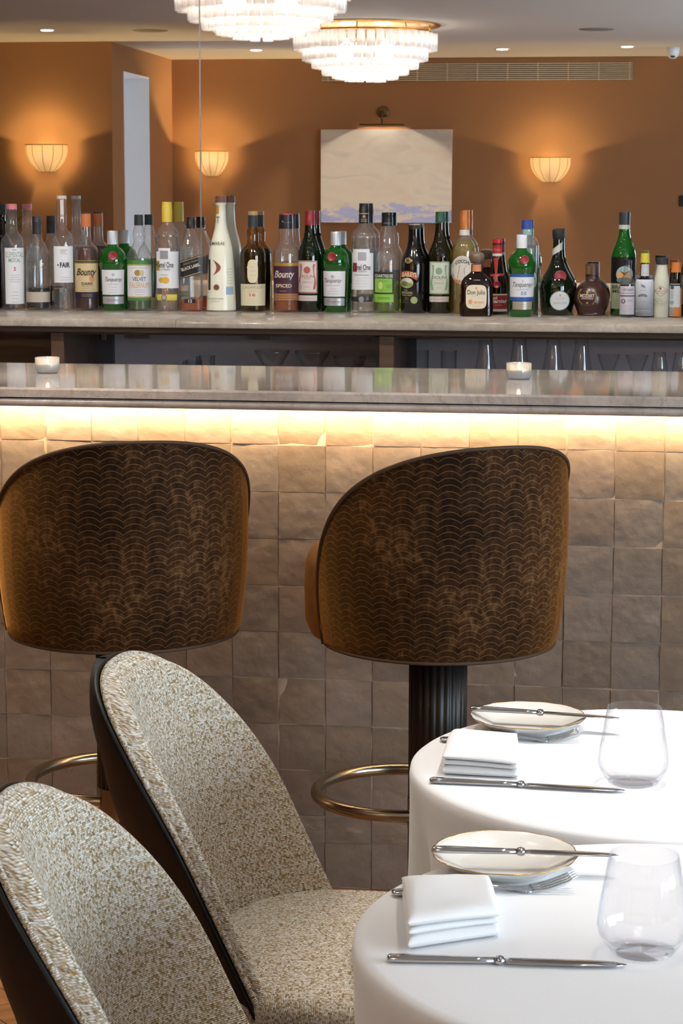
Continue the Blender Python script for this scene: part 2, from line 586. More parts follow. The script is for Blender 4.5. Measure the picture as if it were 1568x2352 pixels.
def boxdata(boxes):
    V, F = [], []
    for (x0, x1, y0, y1, z0, z1) in boxes:
        b = len(V)
        V += [(x0, y0, z0), (x1, y0, z0), (x1, y1, z0), (x0, y1, z0), (x0, y0, z1), (x1, y0, z1), (x1, y1, z1), (x0, y1, z1)]
        F += [(b, b + 3, b + 2, b + 1), (b + 4, b + 5, b + 6, b + 7), (b, b + 1, b + 5, b + 4), (b + 1, b + 2, b + 6, b + 5), (b + 2, b + 3, b + 7, b + 6), (b + 3, b, b + 4, b + 7)]
    return V, F


def box(name, b, mat, parent=None, bevel=0.0):
    V, F = boxdata([b] if not isinstance(b, list) else b)
    o = mesh(name, V, F, mat, parent, smooth=False)
    if bevel:
        bev(o, bevel)
    return o


def lathe_data(prof, n=32, sq=2.0, dr=1.0, mod=None, a0=0.0, a1=2 * PI):
    """prof: list of (r, z); sq: superellipse exponent, dr: depth ratio; mod(theta)->radius factor"""
    V, F = [], []
    full = abs(a1 - a0 - 2 * PI) < 1e-6
    cnt = n if full else n + 1
    for (r, z) in prof:
        for i in range(cnt):
            t = a0 + (a1 - a0) * i / n
            c, s = math.cos(t), math.sin(t)
            if sq != 2.0:
                k = (abs(c) ** sq + abs(s) ** sq) ** (-1 / sq)
                c, s = c * k, s * k
            rr = r * (mod(t, z) if mod else 1.0)
            V.append((rr * c, rr * s * dr, z))
    for j in range(len(prof) - 1):
        for i in range(n):
            i2 = (i + 1) % cnt if full else i + 1
            a, b = j * cnt + i, j * cnt + i2
            F.append((a, b, b + cnt, a + cnt))
    if full:
        if prof[0][0] > 1e-6:
            F.append(tuple(range(cnt))[::-1])
        if prof[-1][0] > 1e-6:
            F.append(tuple((len(prof) - 1) * cnt + i for i in range(cnt)))
    return V, F


def lathe(name, prof, mat, parent=None, n=32, sq=2.0, dr=1.0, mod=None, sharp=35, a0=0.0, a1=2 * PI):
    V, F = lathe_data(prof, n, sq, dr, mod, a0, a1)
    o = mesh(name, V, F, mat, parent)
    if sharp:
        o.data.set_sharp_from_angle(angle=math.radians(sharp))
    return o


def tube(name, pts, r, mat, parent=None, n=8, closed=False):
    pts = [Vector(p) for p in pts]
    V, F = [], []
    m = len(pts)
    up = Vector((0, 0, 1))
    prev = None
    U, run = [], 0.0
    for i, p in enumerate(pts):
        run += (pts[i] - pts[i - 1]).length if i else 0.0
        if closed:
            t = pts[(i + 1) % m] - pts[i - 1]
        else:
            t = pts[min(i + 1, m - 1)] - pts[max(i - 1, 0)]
        t.normalize()
        if prev is None:
            s = t.cross(up)
            if s.length < 1e-3:
                s = t.cross(Vector((1, 0, 0)))
        else:
            s = prev - t * prev.dot(t)
        s.normalize()
        prev = s
        w = t.cross(s)
        rr = r[i] if isinstance(r, (list, tuple)) else r
        for k in range(n):
            a = 2 * PI * k / n
            V.append(p + (s * math.cos(a) + w * math.sin(a)) * rr)
            U.append((rr * a, run))
    for i in range(m if closed else m - 1):
        j = (i + 1) % m
        for k in range(n):
            k2 = (k + 1) % n
            F.append((i * n + k, i * n + k2, j * n + k2, j * n + k))
    if not closed:
        F.append(tuple(range(n))[::-1])
        F.append(tuple((m - 1) * n + k for k in range(n)))
    return mesh(name, V, F, mat, parent, uvs=U)


def grid(name, fn, nu, nv, mat, parent=None, uvf=None, flip=False):
    V, F, U = [], [], []
    for j in range(nv + 1):
        for i in range(nu + 1):
            V.append(fn(i / nu, j / nv))
            if uvf:
                U.append(uvf(i / nu, j / nv))
    for j in range(nv):
        for i in range(nu):
            a = j * (nu + 1) + i
            f = (a, a + 1, a + nu + 2, a + nu + 1)
            F.append(f[::-1] if flip else f)
    return mesh(name, V, F, mat, parent, uvs=U if uvf else None)


# ================================================================== SETTING
# floor with herringbone oak
floor = structure(box('floor', (XL, XR, YR2, YM + 0.1, -0.05, 0.0), M['subfloor']))
PW, PL = 0.075, 0.45
pv, pf = boxdata([(-PL / 2 + 0.001, PL / 2 - 0.001, -PW / 2 + 0.001, PW / 2 - 0.001, 0.0, 0.006)])
plank0 = None
s2 = math.sqrt(0.5)
for i in range(-40, 40):
    for j in range(-14, 14):
        for q in (0, 1):
            # herringbone in rotated (a,b) frame
            if q == 0:
                ca, cb, ang = i * PW + j * PL + PL / 2, i * PW - j * PL + PW / 2, 0.0
            else:
                ca, cb, ang = i * PW + j * PL + PW / 2, i * PW - j * PL + PW + PL / 2, PI / 2
            x, y = (ca - cb) * s2 - 0.8, (ca + cb) * s2 - 1.5
            if not (-1.55 < x < 0.1 and -2.75 < y < 0.05):
                continue
            if not ((x < -0.55 and -2.3 < y) or (y > -0.6) or (x < -0.3 and y > -1.3)):
                continue
            if y > -0.2:
                continue
            if plank0 is None:
                plank0 = mesh('plank', pv, pf, M['oak'], floor, smooth=False)
                p = plank0
            else:
                p = share(plank0, floor)
            p.location = (x, y, 0)
            p.rotation_euler = (0, 0, ang + PI / 4)
structure(box('ceiling', (XL, XR, YR2 - 0.3, YM + 0.1, ZC, ZC + 0.08), M['ceil']))
structure(box('wall_back', (XL, XR, YM + 0.03, YM + 0.12, 0, ZC), M['wallpale']))
structure(box('wall_left', (XL - 0.1, XL, YR1 - 0.3, YM + 0.1, 0, ZC), M['wall']))
# right wall with two large windows
rb = [(XR, XR + 0.15, YR2, YM + 0.1, 0, 0.6), (XR, XR + 0.15, YR2, YM + 0.1, 2.3, ZC)]
edges = [YR2] + [v for w in WINDOWS_R for v in w] + [YM + 0.1]
for k in range(0, len(edges), 2):
    rb.append((XR, XR + 0.15, edges[k], edges[k + 1], 0.6, 2.3))
structure(box('wall_right', rb, M['wallpale']))
nw = 1
for a, b in WINDOWS_R:
    w = structure(box('window_%d' % nw, [(XR + 0.06, XR + 0.11, a, a + 0.06, 0.6, 2.3), (XR + 0.06, XR + 0.11, b - 0.06, b, 0.6, 2.3), (XR + 0.06, XR + 0.11, a + 0.06, b - 0.06, 0.6, 0.66),
                                          (XR + 0.06, XR + 0.11, a + 0.06, b - 0.06, 2.24, 2.3), (XR + 0.06, XR + 0.11, (a + b) / 2 - 0.025, (a + b) / 2 + 0.025, 0.66, 2.24)], M['white']))
    for h0, h1 in ((a + 0.06, (a + b) / 2 - 0.025), ((a + b) / 2 + 0.025, b - 0.06)):
        box('pane', (XR + 0.083, XR + 0.087, h0, h1, 0.66, 2.24), M['clear'], w)
    nw += 1
# rear walls (seen in the mirror)
structure(box('wall_rear', (XJ, XR, YR2 - 0.1, YR2, 0, ZC), M['wall']))
structure(box('wall_rear_left', (XL, XJ - 0.5, YR1 - 0.35, YR1, 0, ZC), M['wall']))
wy0, wy1, wz0, wz1 = 4 - 10.20, 4 - 9.465, 0.9, 2.33
structure(box('wall_return', [(XJ - 0.5, XJ, wy1, YR1, 0, ZC), (XJ - 0.5, XJ, YR2, wy0, 0, ZC), (XJ - 0.5, XJ, wy0, wy1, 0, wz0), (XJ - 0.5, XJ, wy0, wy1, wz1, ZC)], M['wall']))
wr = structure(box('window_3', [(XJ - 0.5, XJ - 0.44, wy0, wy0 + 0.06, wz0, wz1), (XJ - 0.5, XJ - 0.44, wy1 - 0.06, wy1, wz0, wz1), (XJ - 0.5, XJ - 0.44, wy0 + 0.06, wy1 - 0.06, wz0, wz0 + 0.06),
                                 (XJ - 0.5, XJ - 0.44, wy0 + 0.06, wy1 - 0.06, wz1 - 0.06, wz1), (XJ - 0.49, XJ - 0.45, wy0 + 0.06, wy1 - 0.06, 1.78, 1.84)], M['white']))
box('window_reveal', [(XJ - 0.44, XJ + 0.004, wy0, wy0 + 0.012, wz0, wz1), (XJ - 0.44, XJ + 0.004, wy1 - 0.012, wy1, wz0, wz1), (XJ - 0.44, XJ + 0.004, wy0 + 0.012, wy1 - 0.012, wz1 - 0.012, wz1), (XJ - 0.44, XJ + 0.01, wy0 + 0.012, wy1 - 0.012, wz0, wz0 + 0.012)], M['white'], wr)
box('pane', (XJ - 0.472, XJ - 0.468, wy0 + 0.06, wy1 - 0.06, wz0 + 0.06, wz1 - 0.06), M['dimglass'], wr)
area('window_portal', (XJ - 0.52, (wy0 + wy1) / 2, (wz0 + wz1) / 2), wy1 - wy0, wz1 - wz0, 1, (1, 1, 1), (PI / 2, 0, -PI / 2), True)

# mirror panels on the back wall
xs = at_y(460, 300, YM).x
XM0, XM1 = -4.2, 2.4
for x0, x1, lab in ((XM0, xs - 0.002, 'large wall mirror panel left of the thin vertical joint, behind the bottles'),
                    (xs + 0.002, XM1, 'large wall mirror panel right of the thin vertical joint, reflecting the seascape painting')):
    tag(box('mirror_panel', (x0, x1, YM, YM + 0.012, ZB, ZC - 0.01), M['mirror']), lab, 'mirror', 'mirror panels behind the bar')
structure(box('trim_1', (xs - 0.002, xs + 0.002, YM - 0.001, YM + 0.012, ZB, ZC - 0.01), M['alu']))

# ================================================================== BAR
XB0, XB1 = -2.6, 1.6
bar = thing('bar_counter', 'long bar front clad in square beige handmade tiles below the stone top', 'bar', (0, 0, 0))
box('bar_body', (XB0, XB1, -0.0034, 0.45, 0.0, 1.05), M['grout'], bar)
variants = []
TS = 0.0995
for v in range(8):
    V, F = [], []
    nn = 4
    rr = random.Random(v + 11)
    cz = [rr.uniform(-0.0009, 0.0009) for _ in range(4)]
    for j in range(nn + 1):
        for i in range(nn + 1):
            x, z = (i / nn - 0.5) * TS, (j / nn - 0.5) * TS
            edge = i in (0, nn) or j in (0, nn)
            jx = rr.uniform(-0.0006, 0.0006)
            jz = rr.uniform(-0.0006, 0.0006)
            d = rr.uniform(-0.0009, 0.0009) + (0.0005 if edge else -0.0004)
            d += cz[0] * x / TS * 2 + cz[1] * z / TS * 2
            V.append((x + jx, d - 0.006, z + jz))
    for j in range(nn):
        for i in range(nn):
            a = j * (nn + 1) + i
            F.append((a, a + 1, a + nn + 2, a + nn + 1))
    ring = [i for i in range(nn + 1)] + [j * (nn + 1) + nn for j in range(1, nn + 1)] + [nn * (nn + 1) + i for i in range(nn - 1, -1, -1)] + [j * (nn + 1) for j in range(nn - 1, 0, -1)]
    b0 = len(V)
    for r_ in ring:
        V.append((V[r_][0], 0.004, V[r_][2]))
    for q in range(len(ring)):
        q2 = (q + 1) % len(ring)
        F.append((ring[q2], ring[q], b0 + q, b0 + q2))
    me = bpy.data.meshes.new('tile')
    me.from_pydata(V, [], F)
    me.materials.append(M['tile'])
    for p in me.polygons:
        p.use_smooth = True
    me.set_sharp_from_angle(angle=math.radians(50))
    variants.append(me)
ROWS = [(0.977, 1.0545)] + [(0.977 - 0.102 * (k + 1), 0.977 - 0.102 * k) for k in range(8)] + [(0.102, 0.161), (0.0, 0.102)]
ncol0, ncol1 = -5, 21
for ri, (z0, z1) in enumerate(ROWS):
    for ci in range(ncol0, ncol1):
        xc = -1.3645 + (ci + 0.5) * 0.102
        o = bpy.data.objects.new('tile', random.choice(variants))
        link(o, bar)
        o.location = (xc + random.uniform(-0.0006, 0.0006), random.uniform(-0.0008, 0.0008), (z0 + z1) / 2 + random.uniform(-0.0007, 0.0007))
        o.rotation_euler = (random.gauss(0, 0.009), random.choice((0, PI / 2, PI, -PI / 2)) if abs(z1 - z0 - 0.102) < 1e-3 else random.choice((0, PI)), random.gauss(0, 0.008))
        o.scale = (1, 1, (z1 - z0) / 0.102)
# stone top (bullnose slab below, chamfered slab above)
top = thing('stone_worktop', 'polished grey-beige stone bar top with a rounded lower edge', 'worktop', (0, 0, 0))
def slab(name, prof, x0, x1, mat, parent):
    V = [(x0, y, z) for y, z in prof] + [(x1, y, z) for y, z in prof]
    n = len(prof)
    F = [(i, (i + 1) % n, n + (i + 1) % n, n + i) for i in range(n)] + [tuple(range(n))[::-1], tuple(range(n, 2 * n))]
    o = mesh(name, V, F, mat, parent)
    o.data.set_sharp_from_angle(angle=math.radians(30))
    return o
yf = -0.075
slab('upper_slab', [(yf + 0.004, ZBAR), (0.578, ZBAR), (0.578, 1.077), (yf, 1.077), (yf, ZBAR - 0.005)], XB0 - 0.05, XB1 + 0.05, M['bar_marble'], top)
bn = [(yf + 0.012 - 0.011 * math.sin(PI * k / 8), 1.0655 + 0.0095 * math.cos(PI * k / 8)) for k in range(9)]
slab('lower_slab', [(0.578, 1.075)] + bn + [(0.578, 1.056)], XB0 - 0.05, XB1 + 0.05, M['edge_marble'], top)
slab('shadow_gap', [(yf + 0.006, 1.0775), (0.5, 1.0775), (0.5, 1.0745), (yf + 0.006, 1.0745)], XB0 - 0.04, XB1 + 0.04, M['black'], top)
box('led_channel', (XB0, XB1, -0.050, -0.034, 1.0535, 1.0565), M['led'], top)

# ================================================================== BACK BAR
bb = thing('back_bar', 'dark back bar cabinet with open shelf below the bottle counter', 'cabinet', (0, 0, 0))
YF = 1.45
box('carcass', [(XM0, XM1, YF + 0.42, YM, 0.0, 1.10), (XM0, XM1, YF + 0.03, YF + 0.42, 0.0, 0.84)], M['cabinet'], bb)
box('rail', (XM0, XM1, YF + 0.015, YF + 0.05, 1.118, 1.133), M['darkwood'], bb)
box('underside', (XM0, XM1, YF + 0.05, YM, 1.110, 1.133), M['darkwood'], bb)
def xat(px, Y, py=800):
    return at_y(px, py, Y).x
box('divider', (xat(122, YF + .04), xat(151, YF + .04), YF + 0.02, YF + 0.42, 0.84, 1.115), M['darkwood'], bb)
box('divider', (xat(873, YF + .04), xat(906, YF + .04), YF + 0.02, YF + 0.42, 0.84, 1.115), M['darkwood'], bb)
box('back_panel', (XM0, xat(122, YF + .4), YF + 0.405, YF + 0.42, 0.84, 1.11), M['darkwood'], bb)
box('back_panel', (xat(151, YF + .4), xat(260, YF + .4), YF + 0.395, YF + 0.42, 0.84, 1.11), M['cabinet_dark'], bb)
box('back_panel', (xat(906, YF + .4), xat(955, YF + .4), YF + 0.395, YF + 0.42, 0.84, 1.11), M['cabinet_dark'], bb)
for px0, px1, py0, py1 in ((175, 190, 765, 804), (232, 244, 765, 781), (580, 623, 768, 781), (303, 344, 766, 778), (912, 918, 770, 808), (958, 1012, 770, 780)):
    a, b = at_y(px0, py0, YF + 0.39), at_y(px1, py1, YF + 0.39)
    bev(box('bracket', (a.x, b.x, YF + 0.386, YF + 0.396, b.z, a.z), M['plate_grey'], bb), 0.002)
xj = at_y(403, 740, YF).x
for x0, x1, lab in ((XM0, xj - 0.0006, 'pale marble shelf slab under the bottles, left of the slab joint'), (xj + 0.0006, XM1, 'pale marble shelf slab under the bottles, right of the slab joint')):
    s = slab('counter_slab', [(YF + 0.012, ZB), (YM + 0.005, ZB), (YM + 0.005, ZB - 0.024), (YF + 0.002, ZB - 0.024), (YF, ZB - 0.022), (YF, ZB - 0.011), (YF + 0.003, ZB - 0.004)], x0, x1, M['back_marble'], None)
    tag(s, lab, 'worktop', 'marble slabs of the back counter')

# ================================================================== BAR STOOLS
def stool(loc, alpha, label, group):
    t = thing('bar_stool', label, 'bar stool', loc, alpha, group)
    R0, PHM, Z0, H, PEX = 0.245, math.radians(101), 0.652, 0.395, 2.25
    def plan(z):                       # taper: widest in the middle, drawn in at the bottom
        h = (z - Z0) / H
        return R0 * (1.0 - 0.075 * (1 - min(1, h / 0.55)) ** 2 - 0.03 * max(0, (h - 0.6) / 0.4) ** 2)
    def topz(s):
        return H * (max(0.0, 1 - abs(s) ** PEX)) ** (1 / PEX)
    def outer(u, v):
        s = math.sin((u - 0.5) * PI)
        ph = PHM * s
        z = Z0 + v * topz(s)
        r = plan(z)
        if v < 0.04:
            r -= 0.004 * (1 - v / 0.04)
        return Vector((r * math.sin(ph), -r * math.cos(ph), z))
    def inner(u, v):
        p = outer(u, v)
        s = math.sin((u - 0.5) * PI)
        k = 1 - 0.13 * min(1, (1 - v) * 4 + 0.18) * min(1, (1 - abs(s)) * 6 + 0.15)
        return Vector((p.x * k, p.y * k, p.z))
    uvf = lambda u, v: (PHM * math.sin((u - 0.5) * PI) * R0 + 1.0, v * topz(math.sin((u - 0.5) * PI)) + 0.5)
    grid('backrest', outer, 56, 22, M['velvet'], t, uvf)
    grid('inner_pad', inner, 56, 12, M['velvet_in'], t, flip=True)
    edge = [outer(i / 80, 1.0) for i in range(81)]
    bot = [outer(i / 40, 0.0) for i in range(41)]
    tube('piping', [p + Vector((p.x * 0.004, p.y * 0.004, 0.001)) for p in edge], 0.0036, M['piping'], t)
    tube('piping', bot, 0.0036, M['piping'], t)
    # seat: thick round cushion, drawn forward of the wings
    prof = [(0.0, 0.60), (0.19, 0.60), (0.215, 0.612), (0.226, 0.64), (0.228, 0.70), (0.226, 0.75), (0.215, 0.775), (0.18, 0.79), (0.0, 0.797)]
    s = lathe('seat', [(r * 1.03, z) for r, z in prof], M['velvet_in'], t, 40, sharp=0)
    s.location = (0, 0.062, 0.045)
    lathe('seat_base', [(0.0, 0.648), (0.17, 0.648), (0.20, 0.655), (0.205, 0.67), (0.0, 0.67)], M['piping'], t, 40)
    # fluted column, collar, foot ring, floor plate
    flute = lambda th, z: 1 - 0.045 * (0.5 + 0.5 * math.cos(24 * th)) ** 2
    lathe('column', [(0.0565, 0.336), (0.0565, 0.63)], M['blackwood'], t, 144, mod=flute, sharp=0)
    lathe('column', [(0.0565, 0.03), (0.0565, 0.278)], M['blackwood'], t, 144, mod=flute, sharp=0)
    lathe('collar', [(0.0, 0.276), (0.0575, 0.276), (0.0575, 0.338), (0.0, 0.338)], M['bronze'], t, 48)
    fr, off = 0.172, 0.158
    ring = []
    for i in range(64):
        a = 2 * PI * i / 64
        ring.append((fr * math.cos(a), off + fr * math.sin(a), 0.307))
    tube('foot_ring', ring, 0.0125, M['bronze'], t, 12, closed=True)
    lathe('base_plate', [(0.0, 0.0), (0.21, 0.0), (0.21, 0.012), (0.07, 0.022), (0.06, 0.032), (0.0, 0.032)], M['bronze'], t, 48)
    return t


stool((-0.365, -0.45, 0.006), math.radians(32), 'brown scalloped velvet bar stool between the tweed chair and the white tables', 'velvet bar stools at the bar')
stool((-0.985, -0.45, 0.006), math.radians(22), 'brown scalloped velvet bar stool cut by the left edge, above the tweed chairs', 'velvet bar stools at the bar')

# ================================================================== DINING CHAIRS
def interp(tab, x):
    if x <= tab[0][0]:
        return tab[0][1]
    for (a, b), (c, d) in zip(tab, tab[1:]):
        if x <= c:
            f = (x - a) / (c - a)
            f = f * f * (3 - 2 * f) * 0.35 + f * 0.65
            return b + (d - b) * f
    return tab[-1][1]


ZT = 0.856
def chair(loc, label, rotz=0.0):
    t = thing('dining_chair', label, 'chair', loc, rotz, 'tweed dining chairs along the tables')
    W0 = 0.2234
    XO = [(0.34, -0.05), (0.40, -0.092), (0.44, -0.112), (0.52, -0.142), (0.62, -0.178), (0.70, -0.203), (0.80, -0.226), (0.87, -0.228)]
    def xin(z):
        return -0.10 - 0.265 * (z - 0.46)
    def xed(z):
        return 0.0365 - 0.4842 * (z - 0.49) + 0.0482 * (z - 0.49) ** 2
    def width(z):
        k = max(0.0, (z - 0.60) / (ZT - 0.60))
        return W0 * max(0.0, 1 - k ** 2.5) ** (1 / 2.5)
    def rows(v, lo):
        return lo + (ZT - lo) * math.sin(v * PI / 2) ** 0.9
    def inner(u, v):
        z = rows(v, 0.40)
        q = math.sin((u - 0.5) * PI)
        w = width(z)
        y = q * w
        xc, xe = xin(z), xed(z)
        x = xc + (xe - xc) * abs(y / W0) ** 2.3
        ed = min(1.0, (1 - abs(q)) * max(w, 0.04) / 0.026)
        puff = math.sqrt(max(0.0, 1 - (1 - ed) ** 2.2))
        tp = min(1.0, (ZT - z) / 0.05)
        x += 0.040 * puff * math.sqrt(max(0.0, 1 - (1 - tp) ** 2)) - 0.006 * (1 - abs(q)) * puff
        return Vector((x, y, z))
    def outer(u, v):
        z = rows(v, 0.36)
        q = math.sin((u - 0.5) * PI)
        w = width(z) + 0.006
        y = q * w
        xo, xe = interp(XO, z), xin(z) + (xed(z) - xin(z)) * min(1.0, (w - 0.006) / W0) ** 2.3 - 0.006
        x = min(xo, xe - 0.0) + (xe - min(xo, xe)) * abs(q) ** 2.2
        return Vector((x, y, z + 0.002 * v))
    # developed lengths for the weave
    arcs = {}
    for j in range(45):
        run, lst, pp = 0.0, [], inner(0.0, j / 44)
        for i in range(65):
            pn = inner(i / 64, j / 44)
            run += (pn - pp).length
            lst.append(run)
            pp = pn
        arcs[j] = [a_ - lst[32] for a_ in lst]
    grid('back_cushion', inner, 64, 44, M['tweed'], t, lambda u, v: (arcs[int(round(v * 44))][int(round(u * 64))], rows(v, 0.40) * 1.1), flip=True)
    grid('shell', outer, 40, 30, M['leather'], t)
    def rim(off, a):
        pts = []
        for i in range(0, 41):
            p = inner(0.0, i / 40)
            pts.append(Vector((p.x + off, p.y - a if p.y < -1e-4 else p.y, p.z)))
        top_n = pts
        far = [Vector((p.x, -p.y, p.z)) for p in reversed(top_n[:-1])]
        return top_n + far
    tube('piping', rim(0.003, 0.001), 0.0042, M['tweed'], t)
    tube('shell_lip', rim(-0.006, 0.004), 0.0038, M['leather'], t)
    # seat cushion
    def outline(a, k):
        n = 3.0
        c, s = math.cos(a), math.sin(a)
        f = (abs(c) ** n + abs(s) ** n) ** (-1 / n)
        return c * f * 0.25 * k + 0.165, s * f * 0.240 * k
    V, F, U = [], [], []
    prof = [(0.90, 0.408), (0.985, 0.412), (1.0, 0.432), (0.99, 0.455), (0.95, 0.470), (0.85, 0.478), (0.6, 0.486), (0.3, 0.490), (0.0, 0.491)]
    na = 64
    for k, z in prof:
        for i in range(na):
            x, y = outline(2 * PI * i / na, k)
            V.append((x, y, z))
            e_ = 1 + max(0.0, 0.478 - z) * 4.0
            U.append((y * e_ + 0.3, (x - 0.165) * e_ + 0.5))
    for j in range(len(prof) - 1):
        for i in range(na):
            i2 = (i + 1) % na
            F.append((j * na + i, j * na + i2, (j + 1) * na + i2, (j + 1) * na + i))
    mesh('seat', V, F, M['tweed'], t, uvs=U)
    V, F = [], []
    for k, z in ((0.80, 0.335), (0.96, 0.345), (0.985, 0.380), (0.985, 0.405), (0.93, 0.4095)):
        for i in range(na):
            x, y = outline(2 * PI * i / na, k)
            V.append((x, y, z))
    for j in range(4):
        for i in range(na):
            i2 = (i + 1) % na
            F.append((j * na + i, j * na + i2, (j + 1) * na + i2, (j + 1) * na + i))
    F.append(tuple(range(na))[::-1]); F.append(tuple(4 * na + i for i in range(na)))
    mesh('seat_base', V, F, M['leather'], t)
    for sx, sy in ((-0.05, -1), (-0.05, 1), (0.35, -1), (0.35, 1)):
        tube('leg', [(sx, sy * 0.17, 0.36), (sx + (0.02 if sx > 0 else -0.03), sy * 0.19, 0.0)], [0.019, 0.011], M['blackwood'], t, 12)
    return t


chair((-0.506, -1.638, 0.006), 'tweed upholstered dining chair with black shell at the farther white table', -0.06)
chair((-0.466, -2.284, 0.0), 'tweed upholstered dining chair nearest the camera, in the lower left corner', 0.0483)

# ================================================================== TABLES AND CLOTHS
TZ = 0.755
def table(c, rt, which, seed):
    t = thing('dining_table', 'round pedestal table hidden under the %s white tablecloth' % which, 'table', (c[0], c[1], 0), 0, 'round tables under white cloths')
    lathe('tabletop', [(0, 0.722), (rt - 0.02, 0.722), (rt - 0.006, 0.73), (rt - 0.006, 0.748), (rt - 0.014, TZ - 0.003), (0, TZ - 0.003)], M['blackwood'], t, 48)
    lathe('pedestal', [(0, 0.02), (0.035, 0.02), (0.03, 0.72), (0, 0.72)], M['blackwood'], t, 20)
    lathe('base_plate', [(0, 0), (0.16, 0), (0.16, 0.012), (0.05, 0.03), (0, 0.03)], M['blackwood'], t, 40)
    rr = random.Random(seed)
    ph = [rr.uniform(0, 6.28) for _ in range(4)]
    V, F = [], []
    na = 144
    prof = [(0.0, TZ)] + [(rt * k, TZ) for k in (0.3, 0.6, 0.85, 0.96)] + [(rt - 0.004, TZ - 0.0008), (rt, TZ - 0.004)]
    drop = [0.012, 0.025, 0.045, 0.07, 0.10, 0.13, 0.16, 0.19, 0.215, 0.235]
    for r, z in prof:
        for i in range(na):
            a = 2 * PI * i / na
            V.append((r * math.cos(a), r * math.sin(a), z))
    for d in drop:
        for i in range(na):
            a = 2 * PI * i / na
            k = min(1.0, d / 0.20)
            w = math.cos(6 * a + ph[0]) * 0.6 + math.cos(9 * a + ph[1]) * 0.35 + math.cos(4 * a + ph[2]) * 0.3
            rad = rt + 0.002 + k ** 1.3 * (0.013 * w if w > 0 else 0.045 * w)
            rad = min(rad, rt + 0.016)
            V.append((rad * math.cos(a), rad * math.sin(a), TZ - 0.004 - d + 0.006 * math.cos(2 * a) * k))
    rows_ = len(prof) + len(drop)
    for j in range(rows_ - 1):
        for i in range(na):
            i2 = (i + 1) % na
            F.append((j * na + i, j * na + i2, (j + 1) * na + i2, (j + 1) * na + i))
    cl = mesh('tablecloth', V, F, M['cloth'], None, loc=(c[0], c[1], 0))
    tag(cl, 'white linen cloth draped over the %s round table' % which, 'tablecloth', 'white cloths on the round tables')


TF, TN = (0.040, -1.685), (0.052, -2.345)
table(TF, 0.326, 'farther', 3)
table(TN, 0.326, 'nearer', 8)

# ---- place settings
def loft(name, secs, mat, parent, n=10):
    """secs: (x, halfwidth y, halfheight z, zc)"""
    V, F = [], []
    for x, hw, hh, zc in secs:
        for k in range(n):
            a = 2 * PI * k / n
            V.append((x, hw * math.cos(a), zc + hh * math.sin(a)))
    for i in range(len(secs) - 1):
        for k in range(n):
            k2 = (k + 1) % n
            F.append((i * n + k, i * n + k2, (i + 1) * n + k2, (i + 1) * n + k))
    F.append(tuple(range(n))[::-1]); F.append(tuple((len(secs) - 1) * n + k for k in range(n)))
    return mesh(name, V, F, mat, parent)


def knife(label, p0, p1, z0, z1, cat='knife'):
    d = Vector((p1[0] - p0[0], p1[1] - p0[1]))
    ln = d.length
    t = thing('table_knife', label, cat, (p0[0], p0[1], z0), math.atan2(d.y, d.x), 'silver cutlery on the tables')
    t.rotation_euler = (0, -math.atan2(z1 - z0, ln), math.atan2(d.y, d.x))
    h = ln * 0.46
    loft('handle', [(0, 0.004, 0.0022, 0.004), (0.003, 0.0072, 0.0038, 0.004), (0.02, 0.0078, 0.004, 0.004), (h * 0.8, 0.0055, 0.0032, 0.004), (h, 0.005, 0.003, 0.004)], M['steel'], t)
    loft('bolster', [(h - 0.001, 0.0056, 0.0042, 0.004), (h + 0.003, 0.0068, 0.005, 0.004), (h + 0.007, 0.0056, 0.004, 0.004)], M['steel'], t)
    loft('blade', [(h + 0.006, 0.0045, 0.0016, 0.004), (h + 0.014, 0.0085, 0.0012, 0.004), (ln * 0.8, 0.0095, 0.0009, 0.0035), (ln * 0.95, 0.0075, 0.0007, 0.003), (ln, 0.0015, 0.0005, 0.003)], M['steel'], t, 8)
    return t


def fork(label, p0, p1, z0):
    d = Vector((p1[0] - p0[0], p1[1] - p0[1]))
    ln = d.length
    t = thing('table_fork', label, 'fork', (p0[0], p0[1], z0), math.atan2(d.y, d.x), 'silver cutlery on the tables')
    loft('handle', [(0, 0.005, 0.0018, 0.004), (0.004, 0.0095, 0.0022, 0.004), (0.03, 0.009, 0.0024, 0.004), (ln * 0.35, 0.0045, 0.0022, 0.005), (ln * 0.55, 0.003, 0.0022, 0.007), (ln * 0.66, 0.005, 0.002, 0.004), (ln * 0.71, 0.0115, 0.0016, 0.0025), (ln * 0.76, 0.0125, 0.0015, 0.003)], M['steel'], t)
    for k in range(4):
        y = -0.0105 + 0.007 * k
        loft('tine', [(ln * 0.755, 0.0022, 0.0013, 0.003), (ln * 0.85, 0.002, 0.0012, 0.007), (ln * 0.95, 0.0016, 0.0012, 0.014), (ln, 0.0007, 0.0007, 0.019)], M['steel'], t, 6)
        t.children[-1].location.y = y
    return t


